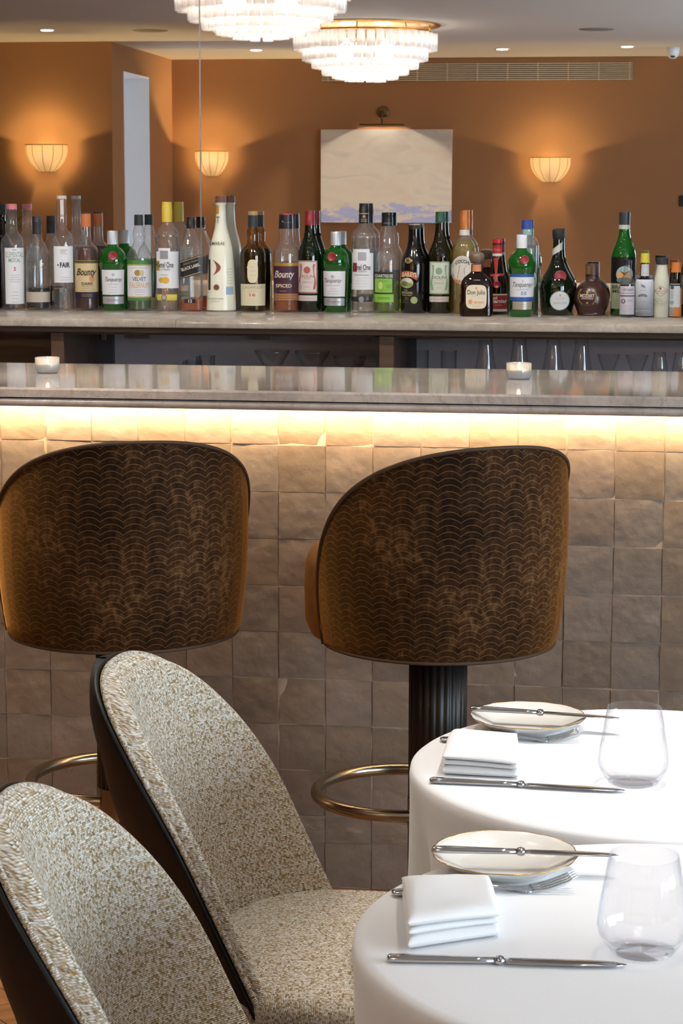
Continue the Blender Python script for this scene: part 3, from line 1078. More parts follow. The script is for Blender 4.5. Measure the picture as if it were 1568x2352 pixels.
def setting(which, plate, bk, nap, kn, gl, fk):
    where = 'on the %s table' % which
    g = None
    # scalloped side plate
    p = thing('side_plate', 'white scalloped side plate with a gold rim %s' % where, 'plate', (plate[0], plate[1], TZ), 0, 'scalloped side plates')
    sc_ = lambda th, z: 1 + (0.018 * abs(math.cos(7 * th)) - 0.01) * max(0, min(1, (z - 0.006) / 0.012))
    pr = [(0.0, 0.002), (0.045, 0.002), (0.047, 0.0), (0.05, 0.0), (0.053, 0.004), (0.068, 0.011), (0.080, 0.019), (0.081, 0.0202), (0.0795, 0.0205), (0.066, 0.0135), (0.052, 0.0075), (0.048, 0.0062), (0.0, 0.0062)]
    lathe('dish', pr, M['china'], p, 112, mod=sc_, sharp=60)
    rim = []
    for i in range(112):
        a = 2 * PI * i / 112
        k = 0.0808 * sc_(a, 0.02)
        rim.append((k * math.cos(a), k * math.sin(a), 0.0203))
    tube('gold_rim', rim, 0.0006, M['gold'], p, 6, closed=True)
    knife('silver butter knife laid across the side plate %s' % where, bk[0], bk[1], TZ + 0.0225, TZ + 0.0205)
    fork('silver fork tucked under the folded napkin %s' % where, fk[0], fk[1], TZ)
    knife('silver dinner knife lying beside the folded napkin %s' % where, kn[0], kn[1], TZ, TZ)
    # napkin: stack of soft folds
    n = thing('folded_napkin', 'folded white linen napkin %s' % where, 'napkin', (0, 0, TZ), 0, 'folded white napkins')
    q = [Vector((a[0], a[1], 0)) for a in nap]       # far-left, far-right, near-right, near-left
    layers, TOT = 3, (0.037 if which == 'nearer' else 0.031)
    CUT = (0.0, 0.40, 0.62, 1.0)
    rr = random.Random(5 if which == 'nearer' else 2)
    for k in range(layers):
        jj = [rr.uniform(-1, 1) for _ in range(6)]
        def surf(u, v, top, k=k, jj=jj):
            a = q[0].lerp(q[1], u); b = q[3].lerp(q[2], u)
            pt = a.lerp(b, v)
            pt.x += 0.0016 * jj[0] * (u - 0.3)
            pt.y += (0.0022 * jj[2] * math.sin(u * 2.5 + jj[1]) + (0.004 if k == 1 else 0.0)) * v
            env = 0.35 + 0.65 * math.sin(min(1.0, v * 1.5) * PI / 2)            # pillow: low at the far end, full at the open edges
            env *= 1 - 0.16 * u ** 2
            H_ = TOT * env
            lo, hi = H_ * CUT[k], H_ * CUT[k + 1]
            ed = min(u / 0.10, (1 - u) / 0.08, v / 0.2, (1 - v) / (0.045 if k == 1 else 0.09))
            s = math.sqrt(max(0.0, 1 - (1 - min(1.0, ed)) ** 2))
            mid = (lo + hi) / 2
            hf = (hi - lo) / 2 * (1.04 if k < layers - 1 else 1.0)
            z = mid + hf * s * (1 if top else -1)
            if k == layers - 1 and top:
                z += 0.0022 * math.sin(u * 5 + 1) * math.sin(v * 4) * s
            return (pt.x, pt.y, max(0.0006, z))
        V, F = [], []
        nu = 22
        for top_ in (True, False):
            for j in range(nu + 1):
                for i in range(nu + 1):
                    ui, vi = 0.5 - 0.5 * math.cos(PI * i / nu), 0.5 - 0.5 * math.cos(PI * j / nu)
                    V.append(surf(ui, vi, top_))
        o_ = (nu + 1) ** 2
        for j in range(nu):
            for i in range(nu):
                a = j * (nu + 1) + i
                F.append((a, a + nu + 1, a + nu + 2, a + 1))
                F.append((o_ + a, o_ + a + 1, o_ + a + nu + 2, o_ + a + nu + 1))
        mesh('fold', V, F, M['napkin'], n)
    # stemless tumbler with an optic rib
    ribm = lambda th, z: 1 + 0.006 * math.cos(28 * th) * max(0, min(1, (0.10 - z) / 0.03))
    g = thing('water_tumbler', 'clear stemless tumbler standing %s' % where, 'glass', (gl[0], gl[1], TZ), 0, 'clear tumblers on the tables')
    lathe('bowl', [(0.0, 0.0040), (0.028, 0.0040), (0.036, 0.0080), (0.0435, 0.0200), (0.0452, 0.0282), (0.043, 0.0484), (0.0385, 0.0748), (0.0345, 0.1003), (0.0337, 0.1003), (0.0375, 0.0748), (0.042, 0.0484), (0.044, 0.0290), (0.042, 0.0194), (0.034, 0.0120), (0.0, 0.0100)], M['tumbler'], g, 112, mod=ribm, sharp=0)
    lathe('base', [(0.0, 0.0), (0.026, 0.0), (0.031, 0.0018), (0.032, 0.0032), (0.0, 0.0032)], M['tumbler'], g, 56, mod=lambda th, z: 1 + 0.02 * math.cos(28 * th), sharp=0)


setting('farther', (-0.140, -1.508), ((-0.222, -1.505), (-0.012, -1.520)), ((-0.240, -1.565), (-0.152, -1.560), (-0.140, -1.775), (-0.238, -1.768)), ((-0.250, -1.806), (-0.002, -1.815)), (0.008, -1.770), ((-0.256, -1.597), (-0.062, -1.566)))
setting('nearer', (-0.133, -2.147), ((-0.212, -2.168), (-0.006, -2.150)), ((-0.240, -2.225), (-0.150, -2.190), (-0.124, -2.370), (-0.212, -2.425)), ((-0.229, -2.452), (0.004, -2.434)), (0.019, -2.390), ((-0.247, -2.255), (-0.052, -2.205)))

# ---- tea lights on the bar
for px, py, lab in ((109, 861, 'ribbed glass tea light at the left end of the bar top'), (1191, 875, 'ribbed glass tea light on the right side of the bar top')):
    p = at_z(px, py - 4, ZBAR)
    t = thing('tealight_holder', lab, 'candle holder', (p.x, p.y, ZBAR), 0, 'tea lights on the bar')
    rb_ = lambda th, z: 1 + 0.02 * math.cos(30 * th) * (1 if 0.008 < z < 0.033 else 0)
    lathe('glass_cup', [(0.0, 0.0), (0.022, 0.0), (0.0255, 0.004), (0.0275, 0.009), (0.0282, 0.036), (0.0272, 0.0365), (0.0262, 0.012), (0.0, 0.010)], M['frost'], t, 120, mod=rb_, sharp=0)
    lathe('candle', [(0.0, 0.011), (0.0245, 0.011), (0.0245, 0.022), (0.0, 0.0215)], M['wax'], t, 24)
    lathe('flame', [(0.0, 0.0225), (0.0028, 0.0255), (0.0032, 0.029), (0.0018, 0.034), (0.0, 0.038)], M['flame'], t, 10)
    point('tealight_flame_light', (0, 0, 0.036), 0.12, (1.0, 0.6, 0.25), 0.004, t)

# ================================================================== GLASSES IN THE BACK BAR
SHZ = 0.84
def stem_glass(name, lab, px, bowl, h, foot=0.032, Y=None, group='glasses on the shelf under the back counter', py=845):
    Y = Y or YF + 0.16
    p = at_y(px, py, Y)
    t = thing(name, lab, 'glass', (p.x, Y, SHZ), 0, group)
    z0 = bowl[0][1]
    pr = bowl + [(r - 0.0012, z) for r, z in reversed(bowl) if r > 0.0013]
    lathe('bowl', pr, M['clear'], t, 28, sharp=0)
    lathe('stem', [(foot, 0.0), (foot, 0.0015), (0.006, 0.005), (0.0035, 0.02), (0.0035, z0 - 0.006), (0.006, z0)], M['clear'], t, 20, sharp=0)


wine = [(0.002, 0.135), (0.014, 0.140), (0.027, 0.150), (0.0315, 0.162), (0.0305, 0.175), (0.024, 0.215), (0.020, 0.245), (0.0185, 0.262)]
for px, w in ((1115, 'first'), (1192, 'second'), (1270, 'third'), (1335, 'fourth')):
    stem_glass('wine_glass', '%s tulip wine glass right of the plain tumblers, under the back counter' % w, px, wine, 0.26, py=830)
marti = [(0.002, 0.140), (0.006, 0.143), (0.05, 0.215), (0.052, 0.222)]
for px, w in ((625, 'left-hand martini glass left of the wooden divider under the back counter'), (717, 'right-hand martini glass left of the wooden divider under the back counter'), (1397, 'wider V-shaped cocktail glass among the right-hand glasses under the counter'), (1462, 'narrower V-shaped cocktail glass among the right-hand glasses under the counter')):
    stem_glass('martini_glass', w, px, [(r * (1 if px < 800 else 0.62), z) for r, z in marti], 0.22)
coupe = [(0.002, 0.165), (0.02, 0.167), (0.04, 0.178), (0.047, 0.195), (0.048, 0.205)]
for px, w in ((803, 'left coupe glass beside the wooden divider under the back counter'), (862, 'right coupe glass beside the wooden divider under the back counter')):
    stem_glass('coupe_glass', w, px, coupe, 0.2, Y=YF + 0.2)
bal = [(0.002, 0.145), (0.018, 0.150), (0.0245, 0.163), (0.023, 0.19), (0.018, 0.215), (0.0165, 0.23)]
for px, w in ((1514, 'small tulip glass near the right edge under the back counter'), (1562, 'small tulip glass cut by the right edge under the back counter')):
    stem_glass('tulip_glass', w, px, bal, 0.23)
for px, w in ((966, 'left highball tumbler right of the wooden divider under the back counter'), (1030, 'right highball tumbler right of the wooden divider under the back counter')):
    p = at_y(px, 830, YF + 0.2)
    t = thing('highball_tumbler', w, 'glass', (p.x, YF + 0.2, SHZ), 0, 'glasses on the shelf under the back counter')
    lathe('wall', [(0.020, 0.0), (0.0235, 0.225), (0.0222, 0.225), (0.0187, 0.012), (0.0, 0.010)], M['clear'], t, 28, sharp=0)
    lathe('base', [(0.0, 0.0), (0.0185, 0.0), (0.0185, 0.009), (0.0, 0.009)], M['clear'], t, 28)
for k in range(7):
    p = at_y(388 + 15 * k, 830, YF + 0.12 + 0.035 * (6 - k) * 0)
    hh = 0.170 + 0.0065 * k
    t = tag(lathe('stacked_glass', [(0.0, 0.0), (0.02, 0.0), (0.024, hh), (0.0228, hh), (0.019, 0.01), (0.0, 0.009)], M['clear'], None, 24, sharp=0), '%s of the row of clear glasses left of the martini glasses, counted from the left' % ['first', 'second', 'third', 'fourth', 'fifth', 'sixth', 'seventh'][k], 'glass', 'glasses on the shelf under the back counter')
    t.location = (p.x, YF + 0.10 + (0.052 if k % 2 else 0.0), SHZ)

# ================================================================== BOTTLES
CU = 5.227          # measuring units per image pixel
_txt = {}


def text_data(s, shear=0.0, bold=0.0):
    key = (s, shear, bold)
    if key not in _txt:
        cu = bpy.data.curves.new('t', 'FONT')
        cu.body = s
        cu.align_x = 'CENTER'
        cu.shear = shear
        cu.offset = bold
        cu.resolution_u = 3
        o = bpy.data.objects.new('t', cu)
        COL.objects.link(o)
        me = bpy.data.meshes.new_from_object(o)
        V = [tuple(v.co) for v in me.vertices]
        F = [tuple(p.vertices) for p in me.polygons]
        bpy.data.objects.remove(o); bpy.data.meshes.remove(me); bpy.data.curves.remove(cu)
        xs_ = [v[0] for v in V] or [0, 1]; ys_ = [v[1] for v in V] or [0, 1]
        x0, x1, y0, y1 = min(xs_), max(xs_), min(ys_), max(ys_)
        _txt[key] = ([((v[0] - (x0 + x1) / 2) / (x1 - x0), (v[1] - (y0 + y1) / 2) / (y1 - y0)) for v in V], F)
    return _txt[key]


class Bottle:
    def __init__(self, name, label, ox, cx, yb, d, prof, glass, sq=2.0, dr=1.0, n=40, cat='bottle', glass_name='glass_body', spin=0.0):
        px = ox + cx / CU
        Y = YM - d
        p = at_y(px, 600, Y)
        self.s = ppm((p.x, Y, ZB + 0.12)) * CU
        self.yb, self.sq, self.dr = yb, sq, dr
        self.t = thing(name, label, cat, (p.x, Y, ZB), math.atan2(-p.x, Y - CAM.y) + spin, 'bottles lined up on the back counter')
        self.prof = prof
        pr = []
        ys = prof[-1][0]
        for y, hw in reversed(prof):
            pr.append((hw / self.s, self.z(y)))
        r0 = pr[0][0]
        pr = [(0.0, 0.004), (r0 * 0.8, 0.0015), (r0 * 0.93, 0.0), (r0, 0.004)] + pr[1:] if pr[0][1] < 0.004 else pr
        self.body = lathe(glass_name, self.smooth(pr), glass, self.t, n, sq, dr, sharp=60)
        self.lab = None

    def smooth(self, pr):
        return pr

    def z(self, y):
        return (self.yb - y) / self.s

    def rad(self, y):
        P = self.prof
        if y <= P[0][0]:
            return P[0][1]
        for (a, b), (c, d) in zip(P, P[1:]):
            if y <= c:
                return b + (d - b) * (y - a) / (c - a) if c > a else d
        return P[-1][1]

    def front(self, x, y, off):
        r = self.rad(y) + off * self.s / 1.0
        k = min(0.9999, abs(x) / r)
        return Vector((x / self.s, -self.dr * (r / self.s) * (1 - k ** self.sq) ** (1 / self.sq), self.z(y)))

    def cap(self, pts, mat, name='cap', n=32, mod=None, sq=2.0, dr=1.0):
        pr = [(0.0, self.z(pts[-1][0]))] + [(hw / self.s, self.z(y)) for y, hw in reversed(pts)] + [(0.0, self.z(pts[0][0]))]
        lathe(name, pr, mat, self.t, n, sq, dr, mod=mod, sharp=40)
        return self

    def liquid(self, ytop, mat, k=0.94):
        pts = [(y, hw * k) for y, hw in self.prof if y > ytop]
        pts = [(ytop, self.rad(ytop) * k)] + pts
        z0 = self.z(pts[-1][0])
        pr = [(hw / self.s, max(self.z(y), 0.006)) for y, hw in reversed(pts)]
        pr = [(0.0, 0.006)] + pr + [(0.0, pr[-1][1])]
        lathe('liquid', pr, mat, self.t, 32, self.sq, self.dr, sharp=50)
        return self

    def patch(self, name, fn, nu, nv, mat, off, parent, flip=False):
        V, F = [], []
        for j in range(nv + 1):
            for i in range(nu + 1):
                x, y = fn(i / nu, j / nv)
                V.append(self.front(x, y, off))
        for j in range(nv):
            for i in range(nu):
                a = j * (nu + 1) + i
                F.append((a, a + nu + 1, a + nu + 2, a + 1))
        o = mesh(name, V, F, mat, parent)
        return o

    def label(self, y0, y1, dx, hw, mat, name='label', off=0.0006, keep=False, rows=5):
        r = self.rad((y0 + y1) / 2)
        a0 = math.asin(max(-0.999, min(0.999, (dx - hw) / r)))
        a1 = math.asin(max(-0.999, min(0.999, (dx + hw) / r)))
        f = lambda u, v: (self.rad(y0 + (y1 - y0) * v) * math.sin(a0 + (a1 - a0) * u), y0 + (y1 - y0) * v)
        o = self.patch(name, f, 18, rows, mat, off, self.t if not (keep and self.lab) else self.lab)
        if not keep:
            self.lab = o
        return self

    def sub(self, y0, y1, dx, hw, mat, name='printed_band', off=0.0009):
        return self.label(y0, y1, dx, hw, mat, name, off, keep=True)

    def quad(self, pts, mat, name='printed_shape', off=0.0009, own=False):
        (ax, ay), (bx, by), (cx, cy_), (dx, dy) = pts     # tl, tr, br, bl
        f = lambda u, v: ((ax * (1 - u) + bx * u) * (1 - v) + (dx * (1 - u) + cx * u) * v, (ay * (1 - u) + by * u) * (1 - v) + (dy * (1 - u) + cy_ * u) * v)
        o = self.patch(name, f, 12, 4, mat, off, self.t if own or not self.lab else self.lab)
        if own:
            self.lab = o
        return self

    def oval(self, xc, yc, rx, ry, mat, name='label', off=0.0006, own=True, ex=2.0):
        V, F = [self.front(xc, yc, off)], []
        nr, na = 4, 36
        for r_ in range(1, nr + 1):
            for i in range(na):
                a = 2 * PI * i / na
                c, s = math.cos(a), math.sin(a)
                k = (abs(c) ** ex + abs(s) ** ex) ** (-1 / ex)
                V.append(self.front(xc + rx * c * k * r_ / nr, yc + ry * s * k * r_ / nr, off))
        for i in range(na):
            F.append((0, 1 + (i + 1) % na, 1 + i))
        for r_ in range(nr - 1):
            for i in range(na):
                i2 = (i + 1) % na
                a, b = 1 + r_ * na, 1 + (r_ + 1) * na
                F.append((a + i, a + i2, b + i2, b + i))
        o = mesh(name, V, F, mat, self.t if own or not self.lab else self.lab)
        if own:
            self.lab = o
        return self

    def strip(self, A, B, mat, name='printed_shape', off=0.0009):
        f = lambda u, v: A[int(round(u * (len(A) - 1)))] if v < 0.5 else B[int(round(u * (len(B) - 1)))]
        self.patch(name, f, len(A) - 1, 1, mat, off, self.lab or self.t)
        return self

    def seal(self, xc, yc, r, mat, name='wax_seal'):
        p = self.front(xc, yc, 0.0)
        V, F = lathe_data([(r / self.s, 0.0), (r / self.s, 0.0022), (r * 0.86 / self.s, 0.0034), (r * 0.8 / self.s, 0.0026), (0.0, 0.0026)], 28)
        o = mesh(name, V, F, mat, self.t)
        o.location = p
        R_ = self.rad(yc)
        yaw_ = math.asin(max(-1, min(1, xc / R_)))
        o.rotation_euler = (PI / 2 * 0.94, 0, yaw_)
        return self

    def text(self, s, yc, h, xc, w, col, shear=0.0, bold=0.0, arc=0.0, off=0.0013, rot=0.0):
        Vn, F = text_data(s, shear, bold)
        V = []
        for a, b in Vn:
            x, y = a * w, -b * h
            if arc:
                y += -arc * (1 - (2 * a) ** 2) + arc * 0.5
            if rot:
                x, y = x * math.cos(rot) - y * math.sin(rot), x * math.sin(rot) + y * math.cos(rot)
            V.append(self.front(xc + x, yc + y, off))
        mesh('lettering', V, F, paint(col), self.lab or self.t, smooth=False)
        return self

    def lines(self, y0, y1, n, xc, hw, col='#9a9590', th=4):
        rr = random.Random(int(y0))
        for i in range(n):
            y = y0 + (y1 - y0) * i / max(1, n - 1)
            self.sub(y - th / 2, y + th / 2, xc, hw * rr.uniform(0.6, 1.0), paint(col), 'print_line', 0.0011)
        return self


rib_cap = lambda th, z: 1 + 0.02 * math.cos(28 * th)
WHITE, CREAM, BLACK = paint('#dcdde2'), paint('#d9cfb8'), paint('#141416')
BC, BG, BD = M['b_clear'], M['b_green'], M['b_dgreen']

# far left, seen mainly as a reflection
b = Bottle('wine_bottle', 'dark bottle at the extreme left end of the counter, mostly out of frame', 0, -165, 1460, 0.085, [(330, 50), (560, 55), (640, 100), (720, 140), (1460, 140)], M['b_brown'])
b.cap([(212, 62), (345, 62)], BLACK)
# 1 mezcal
b = Bottle('mezcal_bottle', 'clear bottle with pink cap and tall white label at the far left', 0, 154, 1462, 0.082, [(268, 60), (300, 62), (308, 56), (530, 66), (570, 88), (610, 122), (650, 139), (700, 143), (1462, 141)], BC)
b.cap([(207, 60), (268, 61)], paint('#c8707c')).liquid(905, M['l_clear'])
b.label(725, 1392, 18, 112, WHITE).lines(748, 748, 1, 20, 40, '#8a9a90', 9).text('ELEMENTAL', 806, 64, 20, 208, '#7c988c').text('MEZCAL', 872, 44, 20, 140, '#5f8474', bold=0.01).text('z', 975, 44, 22, 30, '#c05068', bold=0.03)
b.lines(1048, 1130, 4, 22, 70).lines(1250, 1370, 4, 22, 50)
# 2 dark liqueur, nearly empty
b = Bottle('liqueur_bottle', 'clear bottle with black cap and a little dark liqueur, second from the left', 0, 452, 1470, 0.080, [(565, 55), (610, 60), (660, 75), (700, 98), (760, 126), (840, 142), (950, 145), (1205, 148), (1470, 140)], BC)
b.cap([(358, 57), (420, 57), (425, 60), (440, 57), (570, 57)], paint('#26282c', 0.5)).liquid(1205, M['l_coffee'])
b.label(1255, 1377, 0, 142, paint('#b5aca0'))
b.lab = None
b.strip([(-120 + 9 * i, 945 + 26 * math.sin(i * 1.15) * (1.3 if i < 5 else 0.8)) for i in range(25)], [(-117 + 9 * i, 951 + 26 * math.sin(i * 1.15) * (1.3 if i < 5 else 0.8)) for i in range(25)], paint('#a89a58'), 'gold_script', 0.0008)
# 3 FAIR
b = Bottle('vodka_bottle', 'tall clear long-necked bottle with white label reading FAIR', 0, 752, 1472, 0.084, [(150, 60), (175, 62), (182, 55), (490, 58), (530, 72), (570, 108), (610, 128), (660, 136), (1472, 136)], BC)
b.cap([(112, 58), (150, 60)], paint('#b9b2a6'), 'stopper').liquid(1215, M['l_clear'])
b.label(162, 385, 2, 20, paint('#c9c0c0'), 'neck_label').text('FAIR', 350, 40, 0, 26, '#33333b', rot=PI / 2)
b.label(710, 1142, 10, 114, WHITE).text('QUINOA', 758, 16, 15, 86, '#55575e').text('VODKA', 780, 16, 5, 66, '#55575e').text('FAIR', 932, 62, 26, 120, '#252a3a', bold=0.035).text('•', 932, 20, -56, 18, '#252a3a').lines(802, 806, 1, 20, 50).lines(1080, 1110, 2, 32, 56)
# 4 Bounty dark
b = Bottle('rum_bottle', 'rum bottle with orange cap and cream label reading DARK', 0, 1037, 1476, 0.076, [(485, 56), (600, 58), (670, 66), (700, 92), (730, 128), (760, 141), (1476, 141)], BC)
b.cap([(318, 56), (335, 58), (485, 60)], paint('#b8693a')).cap([(316, 57), (332, 57.5)], paint('#2a2430'), 'cap_top').liquid(722, M['l_rum'])
b.label(918, 1256, 0, 138, paint('#c8b48c')).text('Bounty', 1030, 110, -2, 235, '#1c1a18', shear=0.35, bold=0.02).text('DARK', 1158, 34, 10, 140, '#1c1a18', bold=0.02).lines(1190, 1235, 3, 6, 90, '#8a7650').oval(60, 1100, 32, 45, paint('#c0895a'), 'printed_figure', 0.0009, False)
b.label(878, 918, 0, 138, paint('#2a241c'), 'neck_band').sub(882, 890, 0, 136, paint('#a08a48')).sub(908, 915, 0, 136, paint('#a08a48'))
b.label(1256, 1335, 0, 138, paint('#2a2030'), 'lower_band').lines(1285, 1305, 2, 0, 90, '#a08a68')
# Tanqueray helper
def gin(ox, cx, yb, d, y0, label, dxl, sealx, blue=False, w=1.0):
    P = [(y0 + 160, 60), (y0 + 185, 62), (y0 + 215, 105), (y0 + 250, 138), (y0 + 300, 157), (y0 + 335, 163), (y0 + 420, 164), (y0 + 430, 157), (y0 + 470, 151), (yb, 139)]
    g = Bottle('gin_bottle', label, ox, cx, yb, d, [(y, hw * w) for y, hw in P], BG)
    capm = paint('#c9cdd2', 0.35, 0.6) if not blue else paint('#d4d6dc', 0.4)
    g.cap([(y0, 58), (y0 + 6, 61), (y0 + 160, 62)], capm, mod=rib_cap, n=112)
    if blue:
        g.cap([(y0 - 6, 56), (y0 + 3, 58)], paint('#3a4f9c'), 'cap_top')
    g.seal(sealx, y0 + 295, 56, paint('#86202e', 0.4))
    return g
# 5
g = gin(0, 1352, 1476, 0.075, 530, 'green gin bottle with silver cap among the bottles left of the mirror joint', 0, 0)
g.label(990, 1286, 2, 130, WHITE).text('Tanqueray', 1110, 66, 10, 205, '#2e3238', shear=0.4).lines(1160, 1160, 1, 4, 80, '#b05a60').lines(1195, 1260, 3, 2, 70, '#a8a4aa').oval(2, 1048, 20, 18, paint('#b8b4ba'), 'crest', 0.0009, False)
g.label(1306, 1396, 2, 124, paint('#b9bbc2', 0.35, 0.4), 'lower_label').text('Tanqueray', 1350, 34, 0, 160, '#a05a60', shear=0.4)
# 6 Velvet falernum
b = Bottle('falernum_bottle', 'clear wavy-necked bottle with green and white label reading VELVET', 280, 207, 1474, 0.068, [(462, 50), (490, 56), (540, 72), (580, 74), (620, 66), (650, 62), (690, 76), (740, 112), (790, 138), (850, 147), (1474, 147)], BC)
b.cap([(335, 53), (462, 55)], paint('#1e2422')).liquid(862, M['l_lime'])
b.label(368, 440, 0, 51, paint('#c6c8cc'), 'cap_label')
b.label(938, 1302, 0, 144, WHITE).text("JOHN D TAYLOR'S", 965, 26, 0, 220, '#8a8088').oval(-22, 1022, 38, 36, paint('#a08040'), 'printed_nut', 0.0009, False).oval(28, 1024, 28, 40, paint('#c8bc98'), 'printed_nut', 0.0009, False).text('VELVET', 1096, 48, -4, 162, '#343a40', bold=0.01).text('FALERNUM', 1168, 66, 0, 230, '#c89a72').lines(1225, 1250, 2, 0, 90).lines(1282, 1282, 1, 0, 90)
b.label(872, 922, 0, 144, paint('#3f7a3a'), 'green_band').sub(922, 938, 0, 143, paint('#b89a68'))
b.label(1318, 1352, 0, 144, paint('#46763e'), 'green_band').sub(1302, 1318, 0, 143, paint('#b89a68'))
# Ketel one
def dutch(ox, cx, yb, d, y0, label, dx, capm):
    P = [(y0 + 238, 60), (y0 + 262, 64), (y0 + 300, 92), (y0 + 335, 126), (y0 + 380, 143), (y0 + 420, 147), (y0 + 430, 142), (y0 + 1090, 142), (y0 + 1098, 150), (y0 + 1160, 150), (y0 + 1170, 143), (yb, 141)]
    k = Bottle('vodka_bottle', label, ox, cx, yb, d, P, BC)
    k.cap([(y0, 57), (y0 + 70, 59), (y0 + 74, 61), (y0 + 238, 61)], capm).liquid(y0 + 400, M['l_clear'])
    k.label(y0 + 585, y0 + 1022, dx, 132, WHITE)
    return k
k = dutch(280, 545, 1482, 0.084, 185, 'clear vodka bottle with tall yellow cap and a lemon on its label', 2, paint('#c9b040', 0.4))
k.sub(730, 772, -35, 70, WHITE, 'label_tab', 0.0006).quad([(-88, 760), (8, 760), (8, 860), (-88, 860)], paint('#8c8a92'), 'portrait').quad([(-130, 882), (-95, 882), (-95, 998), (-130, 998)], paint('#a88a38'), 'gold_block')
k.text('Ketel One', 928, 68, -28, 200, '#2b2b33', bold=0.015).text('CITROEN', 985, 24, -30, 118, '#3a3a42').oval(-70, 1110, 34, 32, paint('#c8a038'), 'printed_lemon', 0.0009, False).oval(-22, 1112, 42, 40, paint('#d0a83c'), 'printed_lemon', 0.0010, False).lines(1045, 1055, 2, -40, 50)
k.label(1280, 1352, -10, 120, paint('#c8b848'), 'yellow_band').oval(-45, 1316, 34, 40, paint('#6a6468'), 'medal', 0.0012, False).oval(-45, 1316, 22, 26, paint('#a09a9c'), 'medal', 0.0014, False)
# 8 Black label
b = Bottle('whisky_bottle', 'square whisky bottle with slanted black label and a little amber left', 280, 832, 1478, 0.074, [(490, 52), (540, 58), (600, 78), (660, 104), (710, 128), (745, 137), (1478, 136)], BC, sq=5.0)
b.cap([(360, 54), (425, 54), (430, 57), (495, 57)], paint('#16161a', 0.35)).liquid(1340, M['l_amber'], 0.95)
b.quad([(-134, 882), (116, 800), (116, 1022), (-134, 1096)], paint('#17161a', 0.35), 'slanted_label', 0.0006, True)
b.quad([(-133, 892), (115, 812), (115, 819), (-133, 899)], paint('#b09a60'), 'gold_line').quad([(-133, 1078), (115, 1003), (115, 1010), (-133, 1085)], paint('#b09a60'), 'gold_line')
b.text('Johnnie Walker', 895, 26, -10, 190, '#9a968c', shear=0.3, rot=-0.30).text('BLACK LABEL', 950, 38, -8, 232, '#c9c4b4', bold=0.02, rot=-0.30).lines(1130, 1130, 0, 0, 10)
b.label(1330, 1378, -20, 66, paint('#201c1c', 0.35), 'age_label').text('12', 1354, 36, -18, 44, '#d0ccc0', bold=0.02)
# 9 white coconut rum
b = Bottle('liqueur_bottle', 'opaque white bottle with brown wired stopper, sun and moon printed on it', 280, 1190, 1488, 0.073, [(195, 62), (212, 64), (228, 56), (300, 58), (420, 64), (500, 76), (560, 92), (640, 114), (720, 132), (820, 146), (1000, 158), (1250, 168), (1400, 176), (1470, 178), (1488, 172)], M['b_white'], glass_name='ceramic_body')
b.cap([(118, 64), (140, 68), (158, 64), (168, 68), (195, 66)], paint('#6a4436'), 'stopper')
s_ = b.s
tube('wire_bail', [((-70) / s_, -0.010, b.z(250)), (-78 / s_, -0.012, b.z(205)), (-72 / s_, -0.0125, b.z(170)), (-30 / s_, -0.0145, b.z(150)), (5 / s_, -0.0145, b.z(100)), (2 / s_, -0.010, b.z(92))], 0.0009, M['steel'], b.t, 6)
b.label(230, 330, -40, 16, paint('#b58428'), 'neck_label').text('EMARÁE', 672, 50, -45, 175, '#4a4038', bold=0.005).text('T', 400, 80, -35, 40, '#5a5048')
b.quad([(-150, 866), (-128, 866), (-130, 1230), (-156, 1230)], paint('#2e2226'), 'letter_stem')
A_ = [(-100 + 112 * math.sin(PI * i / 12) * 0.0 + 30 * 0 + (95 * math.sin(PI * i / 12)), 868 + 190 * i / 12) for i in range(13)]
B_ = [(-100 + (42 * math.sin(PI * i / 12)), 868 + 190 * i / 12) for i in range(13)]
b.strip(B_, A_, paint('#7a4028'), 'crescent')
star = []
for i in range(32):
    a = 2 * PI * i / 32
    r_ = 42 if i % 2 else 28
    star.append((-58 + r_ * math.cos(a), 1195 + r_ * math.sin(a)))
b.strip(star + [star[0]], [(-58, 1195)] * 33, paint('#6a3a20'), 'sun')
b.label(1190, 1282, 100, 44, paint('#8aa0b8'), 'stamp').lines(980, 1150, 6, 100, 40, '#a8a49c', 5)
b.text('COCONUT CREAM', 1332, 18, -70, 190, '#5a544c').text('LIQUEUR', 1366, 14, -80, 110, '#8a847c')
# 10 Lagavulin
b = Bottle('whisky_bottle', 'dark malt whisky bottle with gold neck and cream labels, number 16', 540, 213, 1484, 0.056, [(478, 56), (510, 66), (560, 77), (620, 76), (670, 72), (700, 92), (740, 130), (780, 150), (830, 154), (1484, 147)], M['b_gold'])
b.cap([(293, 57), (340, 58)], paint('#a08458'), 'cork_top').cap([(340, 57), (480, 58)], paint('#232c30')).liquid(742, M['b_black'], 0.985)
b.oval(-5, 1002, 63, 138, paint('#cfc5a8'), 'oval_label', 0.0006, True, 3.2).lines(950, 1050, 3, -5, 40, '#b0a688')
b.label(1155, 1412, 0, 147, paint('#cdc4a8')).text('LAGAVULIN', 1192, 34, 0, 235, '#8a806a').text('16', 1282, 36, -8, 72, '#b04a38', bold=0.02).lines(1225, 1245, 2, 0, 80, '#a8a088').lines(1330, 1385, 3, 0, 90, '#bdb498')
